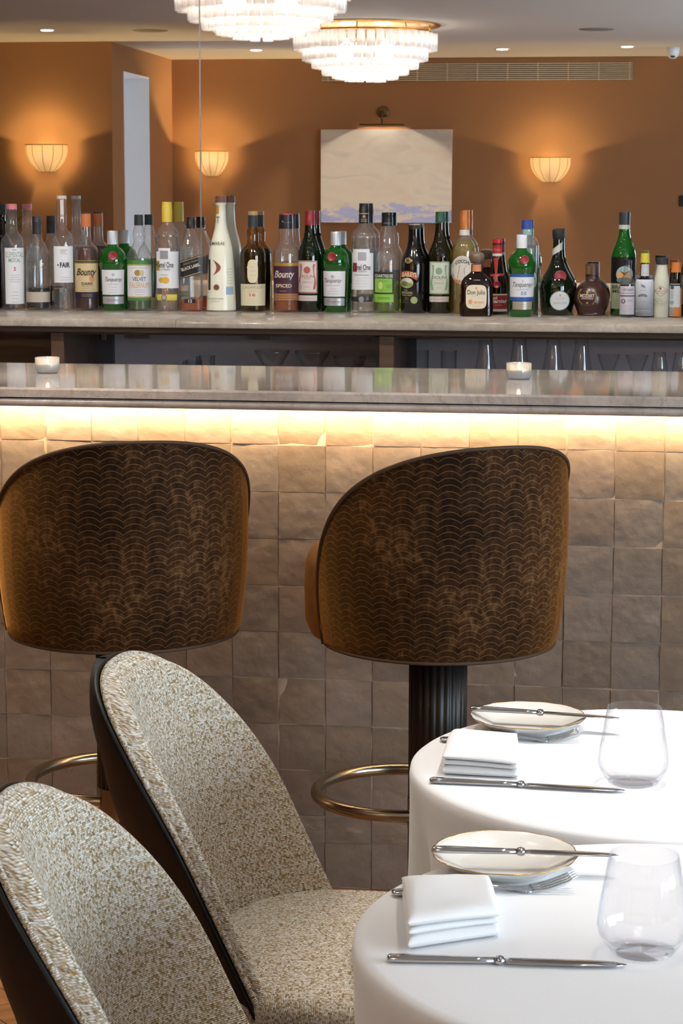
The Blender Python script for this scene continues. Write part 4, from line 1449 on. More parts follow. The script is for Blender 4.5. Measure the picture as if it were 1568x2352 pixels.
# 11 Bounty spiced
b = Bottle('rum_bottle', 'rum bottle with black and red cap and purple label reading SPICED', 540, 612, 1484, 0.062, [(490, 82), (560, 88), (640, 95), (680, 100), (705, 128), (740, 150), (800, 156), (1484, 148)], BC)
b.cap([(328, 84), (495, 90)], paint('#1e1a22', 0.35)).cap([(316, 82), (330, 85)], paint('#8a2a2e'), 'cap_top').liquid(1300, M['l_amber'])
b.label(340, 480, -4, 78, paint('#1e1a22', 0.35), 'cap_label').text('Bounty', 430, 60, 8, 140, '#9a8f98', shear=0.35)
b.label(935, 1262, 0, 152, paint('#3a1a2e')).text('Bounty', 1045, 110, -22, 240, '#cdbfae', shear=0.35, bold=0.02).text('SPICED', 1170, 42, -30, 190, '#d0bfa0', bold=0.02).lines(1232, 1236, 1, -40, 50, '#c0a880')
b.label(898, 935, 0, 152, paint('#a8843c', 0.4, 0.4), 'gold_band')
b.label(1262, 1345, 0, 150, paint('#8a5a3a'), 'lower_band').lines(1275, 1335, 3, 0, 120, '#c8a060')
# Dolin helper
def vermouth(ox, cx, yb, d, y0, label, capm, labcol, dxl, glass, red):
    P = [(y0 + 130, 62), (y0 + 170, 60), (y0 + 250, 66), (y0 + 330, 82), (y0 + 400, 108), (y0 + 460, 130), (y0 + 510, 140), (y0 + 560, 143), (yb, 141)]
    v = Bottle('vermouth_bottle', label, ox, cx, yb, d, P, glass)
    v.cap([(y0, 60), (y0 + 90, 61), (y0 + 94, 63), (y0 + 170 if red else y0 + 128, 62)], capm)
    v.label(y0 + 590, y0 + 975, dxl, 118, paint('#c9c4c0') if red else paint('#c4cabc'))
    for e in ((-118 + dxl, -108 + dxl), (108 + dxl, 117 + dxl)):
        v.quad([(e[0], y0 + 592), (e[1], y0 + 592), (e[1], y0 + 972), (e[0], y0 + 972)], paint(labcol), 'frame_line')
    for e in ((y0 + 594, y0 + 602), (y0 + 962, y0 + 972)):
        v.sub(e[0], e[1], dxl, 116, paint(labcol), 'frame_line')
    for sx in (-1, 1):
        v.strip([(dxl + sx * (92 - 12 * math.sin(i * PI / 10 * 2)), y0 + 630 + 30 * i) for i in range(11)], [(dxl + sx * (74 - 10 * math.sin(i * PI / 10 * 2 + 0.8)), y0 + 630 + 30 * i) for i in range(11)], paint(labcol), 'garland')
    v.oval(dxl - 5, y0 + 700, 40, 42, paint(labcol), 'emblem', 0.0009, False)
    v.text('DOLIN', y0 + 775, 34, dxl - 4, 160, labcol if red else '#4a5a50', bold=0.01).text('VERMOUTH', y0 + 845, 22, dxl - 4, 110, labcol).lines(y0 + 805, y0 + 815, 1, dxl, 60, labcol).lines(y0 + 900, y0 + 905, 1, dxl, 40, labcol)
    v.label(y0 + 1003, y0 + 1068, dxl, 116, paint('#bdb8b4'), 'lower_label').lines(y0 + 1035, y0 + 1040, 1, dxl, 90, '#8a8480')
    return v
vermouth(540, 896, 1490, 0.052, 288, 'dark vermouth bottle with red cap and red-framed white label', paint('#7a1a22', 0.4), '#a8554a', -30, BD, True)
# 13 Tanqueray
g = gin(540, 1206, 1492, 0.058, 535, 'green gin bottle with silver cap below the corner of the seascape painting', -18, -45)
g.label(1000, 1302, -20, 132, WHITE).text('Tanqueray', 1118, 66, -32, 205, '#2e3238', shear=0.4).text('LONDON DRY GIN', 1170, 14, -35, 160, '#b04a50').lines(1208, 1270, 3, -28, 70, '#a8a4aa').oval(-40, 1065, 22, 20, paint('#b0aeb6'), 'crest', 0.0009, False)
g.label(1320, 1410, -20, 126, paint('#b9bbc2', 0.35, 0.4), 'lower_label').text('Tanqueray', 1365, 34, -22, 160, '#a05a60', shear=0.4)
# 14 Ketel One
k = dutch(790, 236, 1492, 0.056, 195, 'clear vodka bottle with tall black cap in front of the seascape painting', -18, paint('#15171c', 0.35))
k.sub(735, 785, -30, 100, WHITE, 'label_tab', 0.0006).quad([(-70, 772), (30, 772), (30, 872), (-70, 872)], paint('#a3a2aa'), 'portrait').quad([(-132, 898), (-82, 898), (-82, 1006), (-132, 1006)], paint('#8a2a2a'), 'red_block')
k.text('Ketel One', 950, 66, -26, 212, '#26262c', bold=0.015).text('VODKA', 998, 22, -18, 104, '#4a4a50').lines(1043, 1043, 1, -26, 90, '#8a8488', 9).lines(1080, 1180, 4, -20, 70, '#b8b4b8')
k.label(1300, 1362, -20, 128, paint('#2c2826', 0.35), 'dark_band').oval(-28, 1330, 32, 34, paint('#8a8a96'), 'medal', 0.0012, False)
k.label(310, 320, 0, 56, paint('#a88c48'), 'cap_line').oval(0, 350, 16, 16, paint('#a88c48'), 'crest', 0.0009, False).lines(385, 405, 2, 0, 40, '#a88c48', 6)
# 15 Chartreuse
b = Bottle('liqueur_bottle', 'clear bell-necked bottle with black cap and bright green label', 790, 515, 1496, 0.054, [(460, 66), (520, 78), (580, 92), (640, 98), (690, 92), (720, 104), (770, 132), (820, 150), (880, 157), (1380, 157), (1496, 146)], BC)
b.cap([(305, 66), (345, 68), (352, 65), (390, 68), (465, 70)], paint('#16191c', 0.35)).liquid(1120, M['l_green'])
b.label(398, 462, 0, 68, paint('#16191c', 0.35), 'cap_band').text('CHARTREUSE', 432, 20, 0, 100, '#8a8a80')
b.label(1005, 1272, -38, 116, paint('#1d2320')).sub(1085, 1252, -40, 104, paint('#7db040'), 'green_field').text('CHARTREUSE', 1055, 40, -38, 218, '#c8ccc0', bold=0.02).oval(-78, 1168, 26, 44, paint('#b5c878'), 'crest', 0.0012, False).lines(1160, 1195, 3, 22, 40, '#567a30', 7).lines(1108, 1125, 2, -40, 80, '#5c8a34').lines(1225, 1230, 1, -30, 80, '#5c8a34')
b.label(1272, 1368, -38, 118, paint('#80b444'), 'lower_label').lines(1312, 1326, 2, -40, 90, '#4a6a2a', 6)
b.oval(-70, 870, 60, 78, glassmat('embossed', (0.8, 0.8, 0.8, 1), (0.5, 0.5, 0.5, 1), 0.2, (0.8, 0.8, 0.8, 1)), 'embossed_seal', 0.0012, True)
# 16 Baileys
b = Bottle('liqueur_bottle', 'black cream liqueur bottle with red banner and landscape print', 790, 842, 1502, 0.056, [(485, 70), (560, 72), (640, 78), (720, 92), (770, 112), (820, 136), (870, 152), (930, 160), (1502, 156)], M['b_black'])
b.cap([(455, 68), (500, 72)], paint('#1a1a1e', 0.3), mod=rib_cap, n=112).cap([(446, 66), (456, 68)], paint('#b9ad98'), 'cap_top')
b.strip([(-150 + 190 * i / 12, 1010 - 18 * math.sin(PI * i / 12) + 34 * (i / 12) ** 2) for i in range(13)], [(-160 + 190 * i / 12, 1075 - 18 * math.sin(PI * i / 12) + 34 * (i / 12) ** 2) for i in range(13)], paint('#a84a38'), 'red_banner', 0.0006)
b.text('BAILEYS', 1042, 56, -58, 170, '#d8c8a0', bold=0.025, arc=8).oval(-88, 1140, 78, 62, paint('#b5a888'), 'landscape', 0.0006, True).oval(-110, 1150, 40, 32, paint('#5a6a3c'), 'landscape_hill', 0.0009, False).oval(-60, 1165, 45, 22, paint('#7d8c50'), 'landscape_hill', 0.0009, False).oval(-80, 1112, 55, 22, paint('#c9c8c0'), 'landscape_sky', 0.0009, False)
b.text('THE', 1228, 18, -100, 40, '#a89a80').text('ORIGINAL', 1256, 26, -82, 135, '#b5a88a').text('IRISH CREAM', 1286, 18, -84, 110, '#a89a80').oval(0, 1345, 42, 42, paint('#8a9a68'), 'green_seal', 0.0006, True).oval(-75, 875, 38, 34, paint('#a08850'), 'monogram', 0.0006, True).text('B', 875, 44, -75, 40, '#241c14', bold=0.03)
b.lines(1320, 1370, 3, -95, 40, '#6a6050')
# 17 Dolin dry
vermouth(790, 1152, 1504, 0.056, 298, 'olive vermouth bottle with dark green cap and green-framed white label', paint('#1f4a3c', 0.4), '#7a9a84', -8, M['b_olive'], False)
# 18 Cocchi
b = Bottle('aperitif_bottle', 'pale yellow aperitif bottle with copper cap and round rooster label', 1030, 186, 1508, 0.060, [(505, 60), (580, 64), (615, 70), (640, 96), (680, 124), (720, 138), (770, 145), (1508, 141)], BC)
b.cap([(280, 58), (370, 60), (374, 62), (512, 60)], paint('#b87038', 0.35, 0.3)).liquid(628, M['l_pale'], 0.97)
b.label(512, 576, 0, 61, paint('#c8c4c0'), 'neck_band')
b.oval(-22, 988, 138, 170, paint('#d0ccc4'), 'round_label').text('APERITIVO', 858, 20, -20, 120, '#a8a098', arc=30).text('COCCHI', 895, 42, -22, 165, '#2a2626', bold=0.03, arc=26).text('AMERICANO', 1108, 46, -22, 225, '#b0683a', bold=0.02, arc=-46)
roo = [(-50, 920), (20, 925), (28, 960), (0, 975), (5, 1040), (25, 1090), (-75, 1085), (-70, 1020), (-60, 970), (-85, 940)]
b.strip([(-60, 930), (-62, 970), (-74, 1030), (-80, 1088)], [(30, 930), (4, 972), (6, 1030), (28, 1090)], paint('#8a6a5c'), 'rooster')
for q in range(5):
    b.quad([(-52 + 16 * q, 935), (-47 + 16 * q, 935), (-60 + 18 * q, 1085), (-67 + 18 * q, 1085)], paint('#c9c0b6'), 'rooster_stripe', 0.0012)
# 22 tall clear gin behind
b = Bottle('gin_bottle', 'tall clear gin bottle with blue cap behind the alcohol-free green bottle', 1030, 930, 1500, 0.064, [(490, 60), (555, 62), (575, 68), (620, 100), (665, 125), (700, 133), (1500, 133)], BC, sq=2.6)
b.cap([(380, 58), (440, 60), (445, 62), (490, 61)], paint('#27408c', 0.4), mod=rib_cap, n=112).cap([(490, 61), (556, 62)], paint('#8db5a8'), 'paper_seal').liquid(720, glassmat('gin_tint', (0.75, 0.88, 0.8, 1), (0.35, 0.5, 0.42, 1), 0.1))
b.oval(90, 1090, 40, 95, paint('#b9c4b0'), 'oval_label').oval(95, 1070, 14, 22, paint('#4a6a98'), 'crest', 0.0010, False)
# 20 Grand Marnier
b = Bottle('liqueur_bottle', 'dark squat liqueur bottle with red ribbon behind the tan-stoppered tequila', 1030, 582, 1502, 0.072, [(780, 56), (850, 62), (920, 72), (980, 82), (1030, 92), (1080, 112), (1140, 126), (1240, 128), (1290, 130), (1502, 130)], M['b_brown'])
b.cap([(612, 56), (680, 58)], paint('#b3262a', 0.35)).cap([(655, 59), (680, 59)], paint('#3a1414'), 'cap_band').cap([(680, 56), (780, 57)], paint('#a02428', 0.5), 'neck_foil').cap([(780, 58), (822, 59)], paint('#cfc8c0'), 'white_ring')
b.text('Marnier', 735, 40, 0, 90, '#d08078', shear=0.4)
b.quad([(-46, 830), (18, 830), (-4, 1030), (-22, 1030)], paint('#9a2024'), 'ribbon', 0.0015, True).quad([(-80, 1025), (80, 1015), (82, 1045), (-82, 1052)], paint('#9a2024'), 'ribbon_band', 0.0016, True).quad([(-25, 1045), (5, 1045), (15, 1130), (-30, 1120)], paint('#9a2024'), 'ribbon_tail', 0.0016, True).seal(0, 1150, 42, paint('#8a1c22', 0.35))
b.label(1258, 1468, 0, 126, paint('#8a2228')).sub(1258, 1275, 0, 125, paint('#c8b8a0')).sub(1440, 1468, 0, 125, paint('#c9c4c0')).text('Grand', 1305, 40, -50, 110, '#cfc4bc', bold=0.02).text('marnier', 1345, 44, 28, 190, '#d8d0ca', bold=0.025).lines(1392, 1396, 1, 20, 60, '#c89a98')
# 19 Don Julio
b = Bottle('tequila_bottle', 'squat square tequila flask with brown mushroom stopper and cream label', 1030, 338, 1543, 0.205, [(920, 66), (1005, 68), (1020, 72), (1050, 110), (1080, 150), (1120, 178), (1170, 192), (1300, 198), (1500, 202), (1530, 200), (1543, 188)], M['b_brown'], sq=5.0, dr=0.62)
b.cap([(780, 52), (795, 80), (830, 94), (870, 90), (900, 72)], paint('#6a5648', 0.4), 'wooden_stopper').cap([(890, 76), (912, 76)], paint('#3a2c24'), 'stopper_ring').cap([(925, 66), (1008, 67)], paint('#c07a58', 0.5), 'neck_band')
b.oval(-2, 1308, 124, 142, paint('#d2c6b0'), 'label', 0.0006, True, 4.5).text('Don Julio', 1262, 70, -2, 212, '#262220', bold=0.01).text('REPOSADO', 1375, 24, 32, 120, '#c08050', bold=0.02).oval(-72, 1368, 26, 28, paint('#c9926a'), 'emblem', 0.0009, False).oval(-2, 1205, 14, 16, paint('#c8924a'), 'emblem', 0.0009, False).lines(1300, 1305, 1, -40, 40, '#b0a48c').lines(1405, 1425, 2, 0, 60, '#b0a48c')
# 21 Tanqueray 0.0
g = gin(1030, 874, 1546, 0.21, 568, 'green alcohol-free gin bottle with white cap and blue bands, standing forward', 10, 34, True, 1.03)
g.label(1070, 1306, 10, 143, WHITE).text('Tanqueray', 1165, 74, 18, 235, '#2e3238', shear=0.4).text('ALCOHOL FREE', 1218, 16, 18, 150, '#8a98a8').text('0.0', 1262, 44, 32, 64, '#3c5a9c', bold=0.01).quad([(8, 1100), (28, 1100), (24, 1138), (12, 1138)], paint('#b4b4c0'), 'crest')
g.label(1035, 1070, 8, 150, paint('#2c4f9c'), 'blue_band')
g.label(1306, 1352, 6, 138, paint('#2c4f9c'), 'blue_band')
g.label(1360, 1456, 16, 116, paint('#bdb6a8', 0.35, 0.5), 'lower_label').lines(1395, 1420, 2, 16, 60, '#8a8478')
# 23 DOM
b = Bottle('liqueur_bottle', 'dark green flask-shaped liqueur bottle with red seal and oval white label', 1030, 1305, 1524, 0.098, [(600, 55), (650, 54), (760, 56), (830, 64), (890, 80), (950, 106), (1020, 142), (1080, 180), (1130, 206), (1190, 216), (1280, 208), (1400, 196), (1500, 186), (1524, 180)], BD)
b.cap([(508, 62), (520, 66), (560, 66), (605, 60), (625, 56)], paint('#1c1c20', 0.4), mod=rib_cap, n=112).cap([(504, 56), (512, 60)], paint('#5a2026'), 'cap_top').liquid(1150, M['b_black'], 0.97)
b.quad([(-62, 740), (58, 650), (58, 740), (-62, 815)], paint('#b8bcb4'), 'white_ribbon', 0.0008, True).seal(36, 1060, 74, paint('#8a2430', 0.4))
b.oval(36, 1345, 118, 116, paint('#8f9a8c'), 'label_border', 0.0005, True).oval(36, 1345, 110, 108, paint('#d2d4d8'), 'label', 0.0009, False).text('D.O.M', 1320, 28, 42, 90, '#a8a4a8', off=0.0016).text('BENEDICTINE', 1374, 24, 38, 160, '#9a98a0', off=0.0016).oval(40, 1280, 10, 14, paint('#c08a48'), 'emblem', 0.0013, False)
# 24 Mozart
b = Bottle('liqueur_bottle', 'round dark brown chocolate liqueur bottle with gold print', 1268, 478, 1524, 0.10, [(1090, 76), (1115, 82), (1135, 120), (1170, 160), (1220, 192), (1280, 210), (1330, 214), (1390, 206), (1440, 188), (1480, 168), (1500, 162), (1524, 166)], M['b_plum'])
b.cap([(908, 72), (925, 78), (1095, 76)], paint('#4a3228', 0.35)).cap([(1040, 78), (1056, 78)], paint('#2a1a16'), 'cap_groove')
b.quad([(-72, 930), (-20, 930), (-20, 1030), (-72, 1030)], paint('#8a7048', 0.35, 0.5), 'gold_panel', 0.004, True)
b.text('MOZART', 1282, 40, -50, 170, '#c9c0b4', bold=0.02).text('chocolate', 1312, 26, -50, 140, '#bdb2a4', bold=0.01).oval(-50, 1240, 12, 20, paint('#a88a48'), 'emblem', 0.0012, False)
for sx in (-1, 1):
    b.strip([(-50 + sx * 100 * math.cos(-0.9 + 1.9 * i / 10), 1290 + 105 * math.sin(-0.9 + 1.9 * i / 10)) for i in range(11)], [(-50 + sx * 112 * math.cos(-0.9 + 1.9 * i / 10), 1290 + 118 * math.sin(-0.9 + 1.9 * i / 10)) for i in range(11)], paint('#8a7040'), 'laurel')
b.oval(-50, 1368, 14, 12, paint('#a88c50'), 'emblem', 0.0012, False).lines(1395, 1400, 1, -50, 50, '#7a6440')
# 25 Fernet
b = Bottle('amaro_bottle', 'tall green amaro bottle with dark cap standing behind the small bitters', 1268, 856, 1524, 0.082, [(430, 62), (495, 64), (560, 70), (630, 88), (690, 114), (740, 134), (790, 146), (850, 149), (1524, 148)], BG)
b.cap([(298, 66), (310, 67), (430, 65)], paint('#2a3036', 0.4)).cap([(430, 66), (446, 66)], paint('#3a3a3a'), 'cap_ring').cap([(446, 66), (496, 66)], paint('#b4b8ae'), 'neck_band').liquid(822, M['b_black'], 0.99)
b.label(826, 1138, 0, 148, paint('#101013', 0.35), 'black_label')
b.oval(14, 1030, 100, 98, paint('#8fa8a8'), 'round_picture', 0.0009, False).oval(6, 1055, 84, 60, paint('#d49a58'), 'sunset', 0.0011, False).oval(8, 1100, 88, 34, paint('#5f7070'), 'globe', 0.0013, False)
b.strip([(-40, 985), (-10, 1005), (15, 1010), (40, 1000), (70, 985)], [(-38, 992), (-8, 1022), (12, 1050), (44, 1018), (72, 992)], paint('#3a2418'), 'eagle', 0.0016)
b.label(1140, 1442, 0, 146, paint('#98a088')).text('BRANCA', 1182, 44, -4, 250, '#22221e', bold=0.02).text('MILANO', 1232, 40, -4, 240, '#22221e', bold=0.02).lines(1268, 1420, 8, 0, 120, '#6a705c')
# 26 small bitters
b = Bottle('bitters_bottle', 'small bitters bottle with dark cap and printed white label, before the green amaro', 1268, 908, 1530, 0.17, [(905, 42), (960, 44), (1030, 50), (1070, 70), (1110, 86), (1150, 90), (1530, 89)], BC)
b.cap([(850, 48), (905, 50)], paint('#22262c', 0.4)).liquid(1140, M['l_coffee'], 0.96)
b.label(1160, 1498, 0, 88, paint('#c6bfc8')).text("PEYCHAUD'S", 1202, 28, 14, 125, '#4a4450', bold=0.01).sub(1268, 1284, 0, 87, paint('#55505c')).sub(1240, 1246, 0, 87, paint('#8a5a66')).oval(-46, 1340, 26, 28, paint('#5a5660'), 'portrait', 0.0012, False).oval(-46, 1338, 14, 17, paint('#b0aab2'), 'portrait_face', 0.0014, False).lines(1320, 1345, 3, 32, 40, '#8a8490').lines(1390, 1480, 6, 0, 72, '#9a94a0')
# 27 Angostura
b = Bottle('bitters_bottle', 'bitters bottle with yellow cap and oversized white paper label', 1268, 1113, 1532, 0.165, [(880, 48), (1040, 52), (1060, 62), (1085, 88), (1110, 104), (1150, 109), (1532, 108)], M['b_brown'])
b.cap([(770, 50), (860, 52), (866, 55), (884, 55)], paint('#c4b83c', 0.45), mod=rib_cap, n=112)
b.label(900, 1040, 8, 50, paint('#c3c6cc'), 'neck_label').lines(930, 930, 1, 8, 40).lines(1010, 1010, 1, 8, 40)
lathe('paper_label', [((114) / b.s, b.z(1516)), (114.5 / b.s, b.z(1150)), (108 / b.s, b.z(1105)), (96 / b.s, b.z(1082))], paint('#c4c8d2'), b.t, 40, sharp=0)
b.lab = b.t.children[-1]
b.text('ANGOSTURA', 1272, 30, -18, 108, '#3a3e48', bold=0.02, arc=14, off=0.0030)
b.quad([(-48, 1135), (0, 1150), (16, 1178), (-30, 1170)], paint('#787c88'), 'stamp', 0.0030)
for yy in (1205, 1330, 1350, 1385, 1405, 1450, 1465):
    b.sub(yy, yy + 5, -14, 40 if yy < 1440 else 90, paint('#a4a8b2'), 'print_line', 0.0029)
# 28 Aztec
b = Bottle('bitters_bottle', 'cream paper-wrapped bitters bottle with black cap', 1268, 1318, 1537, 0.16, [(905, 62), (940, 64), (1000, 70), (1060, 84), (1110, 92), (1537, 92)], paint('#c9c8b8', 0.6), glass_name='wrapped_body')
b.cap([(832, 68), (845, 72), (908, 70)], paint('#24262c', 0.4), mod=rib_cap, n=112)
for (ax, ay, bx, by) in ((-86, 1222, -10, 1160), (-10, 1160, 84, 1222), (84, 1222, -10, 1288), (-10, 1288, -86, 1222)):
    b.quad([(ax, ay - 3), (bx, by - 3), (bx, by + 3), (ax, ay + 3)], paint('#8a6a5a'), 'diamond_line')
b.oval(-12, 1192, 12, 16, paint('#8a4a3c'), 'emblem', 0.0010, False).text('FEE BROTHERS', 1225, 18, -6, 140, '#8a4a44').text('BITTERS', 1250, 12, -8, 100, '#5a4a48').text('AZTEC', 1328, 34, -28, 105, '#9a9484').text('CHOCOLATE', 1358, 30, -2, 160, '#9a9484').text('BITTERS', 1390, 30, -18, 130, '#9a9484')
# 29 orange bitters
b = Bottle('bitters_bottle', 'bitters bottle with orange cap and orange label at the right edge', 1268, 1488, 1522, 0.16, [(975, 50), (1060, 52), (1110, 58), (1130, 74), (1522, 74)], M['b_brown'])
b.cap([(868, 52), (960, 54), (966, 57), (985, 57)], paint('#c4702c', 0.45), mod=rib_cap, n=112)
b.label(1120, 1512, 0, 72, paint('#b9702c')).sub(1122, 1400, -8, 64, paint('#b9c0c4'), 'white_panel').oval(-40, 1165, 22, 24, paint('#4a4e54'), 'emblem', 0.0012, False).oval(-40, 1345, 24, 26, paint('#8a949a'), 'emblem', 0.0012, False).lines(1215, 1290, 4, -40, 14, '#6a7076', 9).sub(1408, 1500, -40, 26, paint('#b4b4bc'), 'barcode_field')
for q in range(5):
    b.sub(1414 + 17 * q, 1422 + 17 * q, -40, 24, paint('#55555e'), 'barcode_bar', 0.0012)
# 30 right edge
b = Bottle('wine_bottle', 'dark bottle cut off by the right edge of the counter', 1268, 1668, 1522, 0.09, [(800, 62), (880, 70), (940, 90), (1010, 112), (1522, 114)], M['b_black'])
b.cap([(720, 60), (805, 62)], paint('#1c1a1c', 0.4))
b.label(960, 1380, 0, 112, paint('#6a6a58'))

# ================================================================== REFLECTED SIDE OF THE ROOM
def mir(p):
    return Vector((p.x, 2 * YM - p.y, p.z))


# ---- chandeliers
TIERS = [(0.398, 2.352, 0.095, 46), (0.345, 2.292, 0.085, 40), (0.290, 2.250, 0.075, 34), (0.232, 2.215, 0.072, 27), (0.172, 2.190, 0.068, 20), (0.100, 2.175, 0.062, 11)]
tv, tf = lathe_data([(0.0215, 0.0), (0.0240, 0.004), (0.0245, 0.05), (0.0245, 0.1), (0.021, 0.1), (0.021, 0.006)], 10, mod=lambda th, z: 1 + 0.05 * math.cos(5 * th))
tf = [f for f in tf if len(f) == 4]
tme = bpy.data.meshes.new('glass_tube')
tme.from_pydata(tv, [], tf)
tme.materials.append(M['chglass'])
for p_ in tme.polygons:
    p_.use_smooth = True
for cx_, cy_, lab in ((-1.605, 4 - 8.05, 'tiered glass-tube chandelier over the middle of the room, fully reflected in the mirror'), (-1.63, 4 - 4.72, 'tiered glass-tube chandelier above the bar stools, cut by the top edge of the mirror view')):
    t = thing('chandelier', lab, 'chandelier', (cx_, cy_, 0), 0, 'glass chandeliers')
    lathe('ceiling_plate', [(0.0, ZC - 0.012), (0.43, ZC - 0.012), (0.44, ZC - 0.006), (0.44, ZC), (0.0, ZC)], M['gold'], t, 64)
    tube('frame_ring', [(0.385 * math.cos(a * PI / 32), 0.385 * math.sin(a * PI / 32), 2.455) for a in range(64)], 0.006, M['gold'], t, 8, True)
    tube('frame_ring', [(0.33 * math.cos(a * PI / 32), 0.33 * math.sin(a * PI / 32), 2.44) for a in range(64)], 0.006, M['gold'], t, 8, True)
    for a in range(8):
        c, s = math.cos(a * PI / 4), math.sin(a * PI / 4)
        tube('frame_rod', [(0.385 * c, 0.385 * s, 2.455), (0.37 * c, 0.37 * s, ZC - 0.01)], 0.004, M['gold'], t, 6)
    for r_, z_, h_, n_ in TIERS:
        for q in range(n_):
            a = 2 * PI * (q + 0.5 * (n_ % 2)) / n_
            o = bpy.data.objects.new('glass_tube', tme)
            link(o, t)
            o.location = (r_ * math.cos(a), r_ * math.sin(a), z_ + random.uniform(-0.003, 0.003))
            o.rotation_euler = (0, 0, a)
            o.scale = (1, 1, h_ / 0.1)
    for a in range(4):
        c, s = math.cos(a * PI / 2 + 0.6), math.sin(a * PI / 2 + 0.6)
        lathe('bulb', [(0.0, -0.03), (0.014, -0.022), (0.018, 0.0), (0.012, 0.022), (0.0, 0.03)], M['bulb'], t, 12, sharp=0).location = (0.16 * c, 0.16 * s, 2.385)
        point('chandelier_lamp', (0.16 * c, 0.16 * s, 2.345), CH_W / 4, (1.0, 0.91, 0.80), 0.05, t)

# ---- wall sconces
def sconce(px0, px1, py0, py1, Yv, lab):
    a, b_, c = at_y(px0, py0, Yv), at_y(px1, py0, Yv), at_y((px0 + px1) / 2, py1, Yv)
    R_ = (b_.x - a.x) / 2
    hgt = a.z - c.z
    yw = 2 * YM - Yv
    t = thing('wall_sconce', lab, 'wall lamp', ((a.x + b_.x) / 2, yw, c.z), 0, 'linen wall sconces')
    pr = []
    for k in range(13):
        f = k / 12
        pr.append((R_ * (0.36 + 0.64 * math.sin(min(1, f * 1.25) * PI / 2) ** 0.8), hgt * f))
    V, F = lathe_data(pr, 28, a0=0.0, a1=PI)
    V = [(x, y * 0.75 + 0.012, z) for x, y, z in V]
    mesh('shade', V, F, M['shade'], t)
    for q in range(1, 6):
        ang = PI * q / 6
        tube('shade_rib', [(r * math.cos(ang) * 1.004, r * math.sin(ang) * 0.753 + 0.0125, z) for r, z in pr], 0.0016, M['rib'], t, 5)
    tube('shade_rim', [(pr[-1][0] * math.cos(PI * q / 24), pr[-1][0] * math.sin(PI * q / 24) * 0.75 + 0.012, hgt) for q in range(25)], 0.003, M['rib'], t, 6)
    box('wall_plate', (-0.03, 0.03, 0.0005, 0.012, hgt * 0.3, hgt * 0.75), M['brassdark'], t)
    lathe('bulb', [(0.0, -0.025), (0.012, -0.016), (0.015, 0.0), (0.01, 0.018), (0.0, 0.024)], M['bulb'], t, 12, sharp=0).location = (0, 0.042, hgt * 0.62)
    point('sconce_lamp', (0, 0.030, hgt * 0.74), SCONCE_W, (1.0, 0.72, 0.30), 0.014, t)


VR = 2 * YM - YR2
sconce(1218, 1310, 362, 418, VR, 'glowing linen wall sconce to the right of the seascape painting')
sconce(449, 525, 348, 404, VR, 'glowing linen wall sconce at the mirror joint, left of the seascape painting')
sconce(60, 156, 333, 394, 2 * YM - YR1, 'glowing linen wall sconce at the far left, left of the window')

# ---- framed painting with picture light
a, b_ = at_y(738, 298, VR), at_y(1037, 512, VR)
w_, h_ = b_.x - a.x, a.z - b_.z
t = thing('canvas_painting', 'pale abstract seascape canvas under a brass picture light', 'painting', ((a.x + b_.x) / 2, YR2, (a.z + b_.z) / 2))
box('canvas', (-w_ / 2, w_ / 2, 0.001, 0.032, -h_ / 2, h_ / 2), M['painting'], t)
p = at_y(880, 290, VR)
q_ = at_y(882, 258, VR)
sc1 = ppm(p)
t = thing('picture_light', 'antique brass picture light mounted above the seascape canvas', 'wall lamp', (p.x, YR2, p.z))
hl = 52 / sc1
box('lamp_bar', (-hl, hl, 0.072, 0.092, 0.0, 0.016), M['brassdark'], t, 0.004)
dz = q_.z - p.z
V, F = lathe_data([(0.0, 0.0), (0.045, 0.0), (0.045, 0.008), (0.03, 0.014), (0.0, 0.015)], 28)
rose = mesh('wall_rose', V, F, M['brassdark'], t)
rose.rotation_euler = (-PI / 2, 0, 0)
rose.location = (0.0, 0.0006, dz)
tube('arm', [(0, 0.012, dz), (0, 0.065, dz + 0.01), (0, 0.082, dz - 0.03), (0, 0.082, 0.014)], 0.006, M['brassdark'], t, 8)
pl = area('picture_lamp', (0, 0.080, -0.004), hl * 1.5, 0.012, PIC_W, (1.0, 0.88, 0.72), (math.radians(-20), 0, 0))
pl.data.spread = math.radians(140)
pl.parent = t

# ---- air grille
a, b_ = at_y(740, 147, VR), at_y(1452, 186, VR)
zt, zb = a.z, a.z - 40 / ppm((a.x, VR, a.z))
t = thing('air_vent', 'long cream slatted air grille high on the terracotta wall', 'vent', (0, YR2, 0))
box('backing', (a.x, b_.x, 0.0005, 0.004, zb, zt), M['ventdark'], t)
for k in range(9):
    z = zb + (zt - zb) * (k + 0.5) / 9
    box('slat', (a.x, b_.x, 0.004, 0.016, z - 0.0042, z + 0.0042), M['vent'], t)
for k in range(11):
    x = a.x + (b_.x - a.x) * (k + 0.2) / 10.3
    box('upright', (x - 0.004, x + 0.004, 0.0045, 0.018, zb, zt), M['vent'], t)

# ---- banquette under the painting
t = thing('banquette', 'long cream upholstered banquette against the terracotta wall', 'bench', (0, YR2, 0))
bev(box('back_cushion', (XJ + 0.05, XR - 0.1, 0.006, 0.10, 0.42, 0.905), M['cream'], t), 0.03, 3)
bev(box('seat_cushion', (XJ + 0.05, XR - 0.1, 0.10, 0.58, 0.36, 0.47), M['cream'], t), 0.03, 3)
box('plinth', (XJ + 0.05, XR - 0.1, 0.02, 0.52, 0.0, 0.36), M['blackwood'], t)

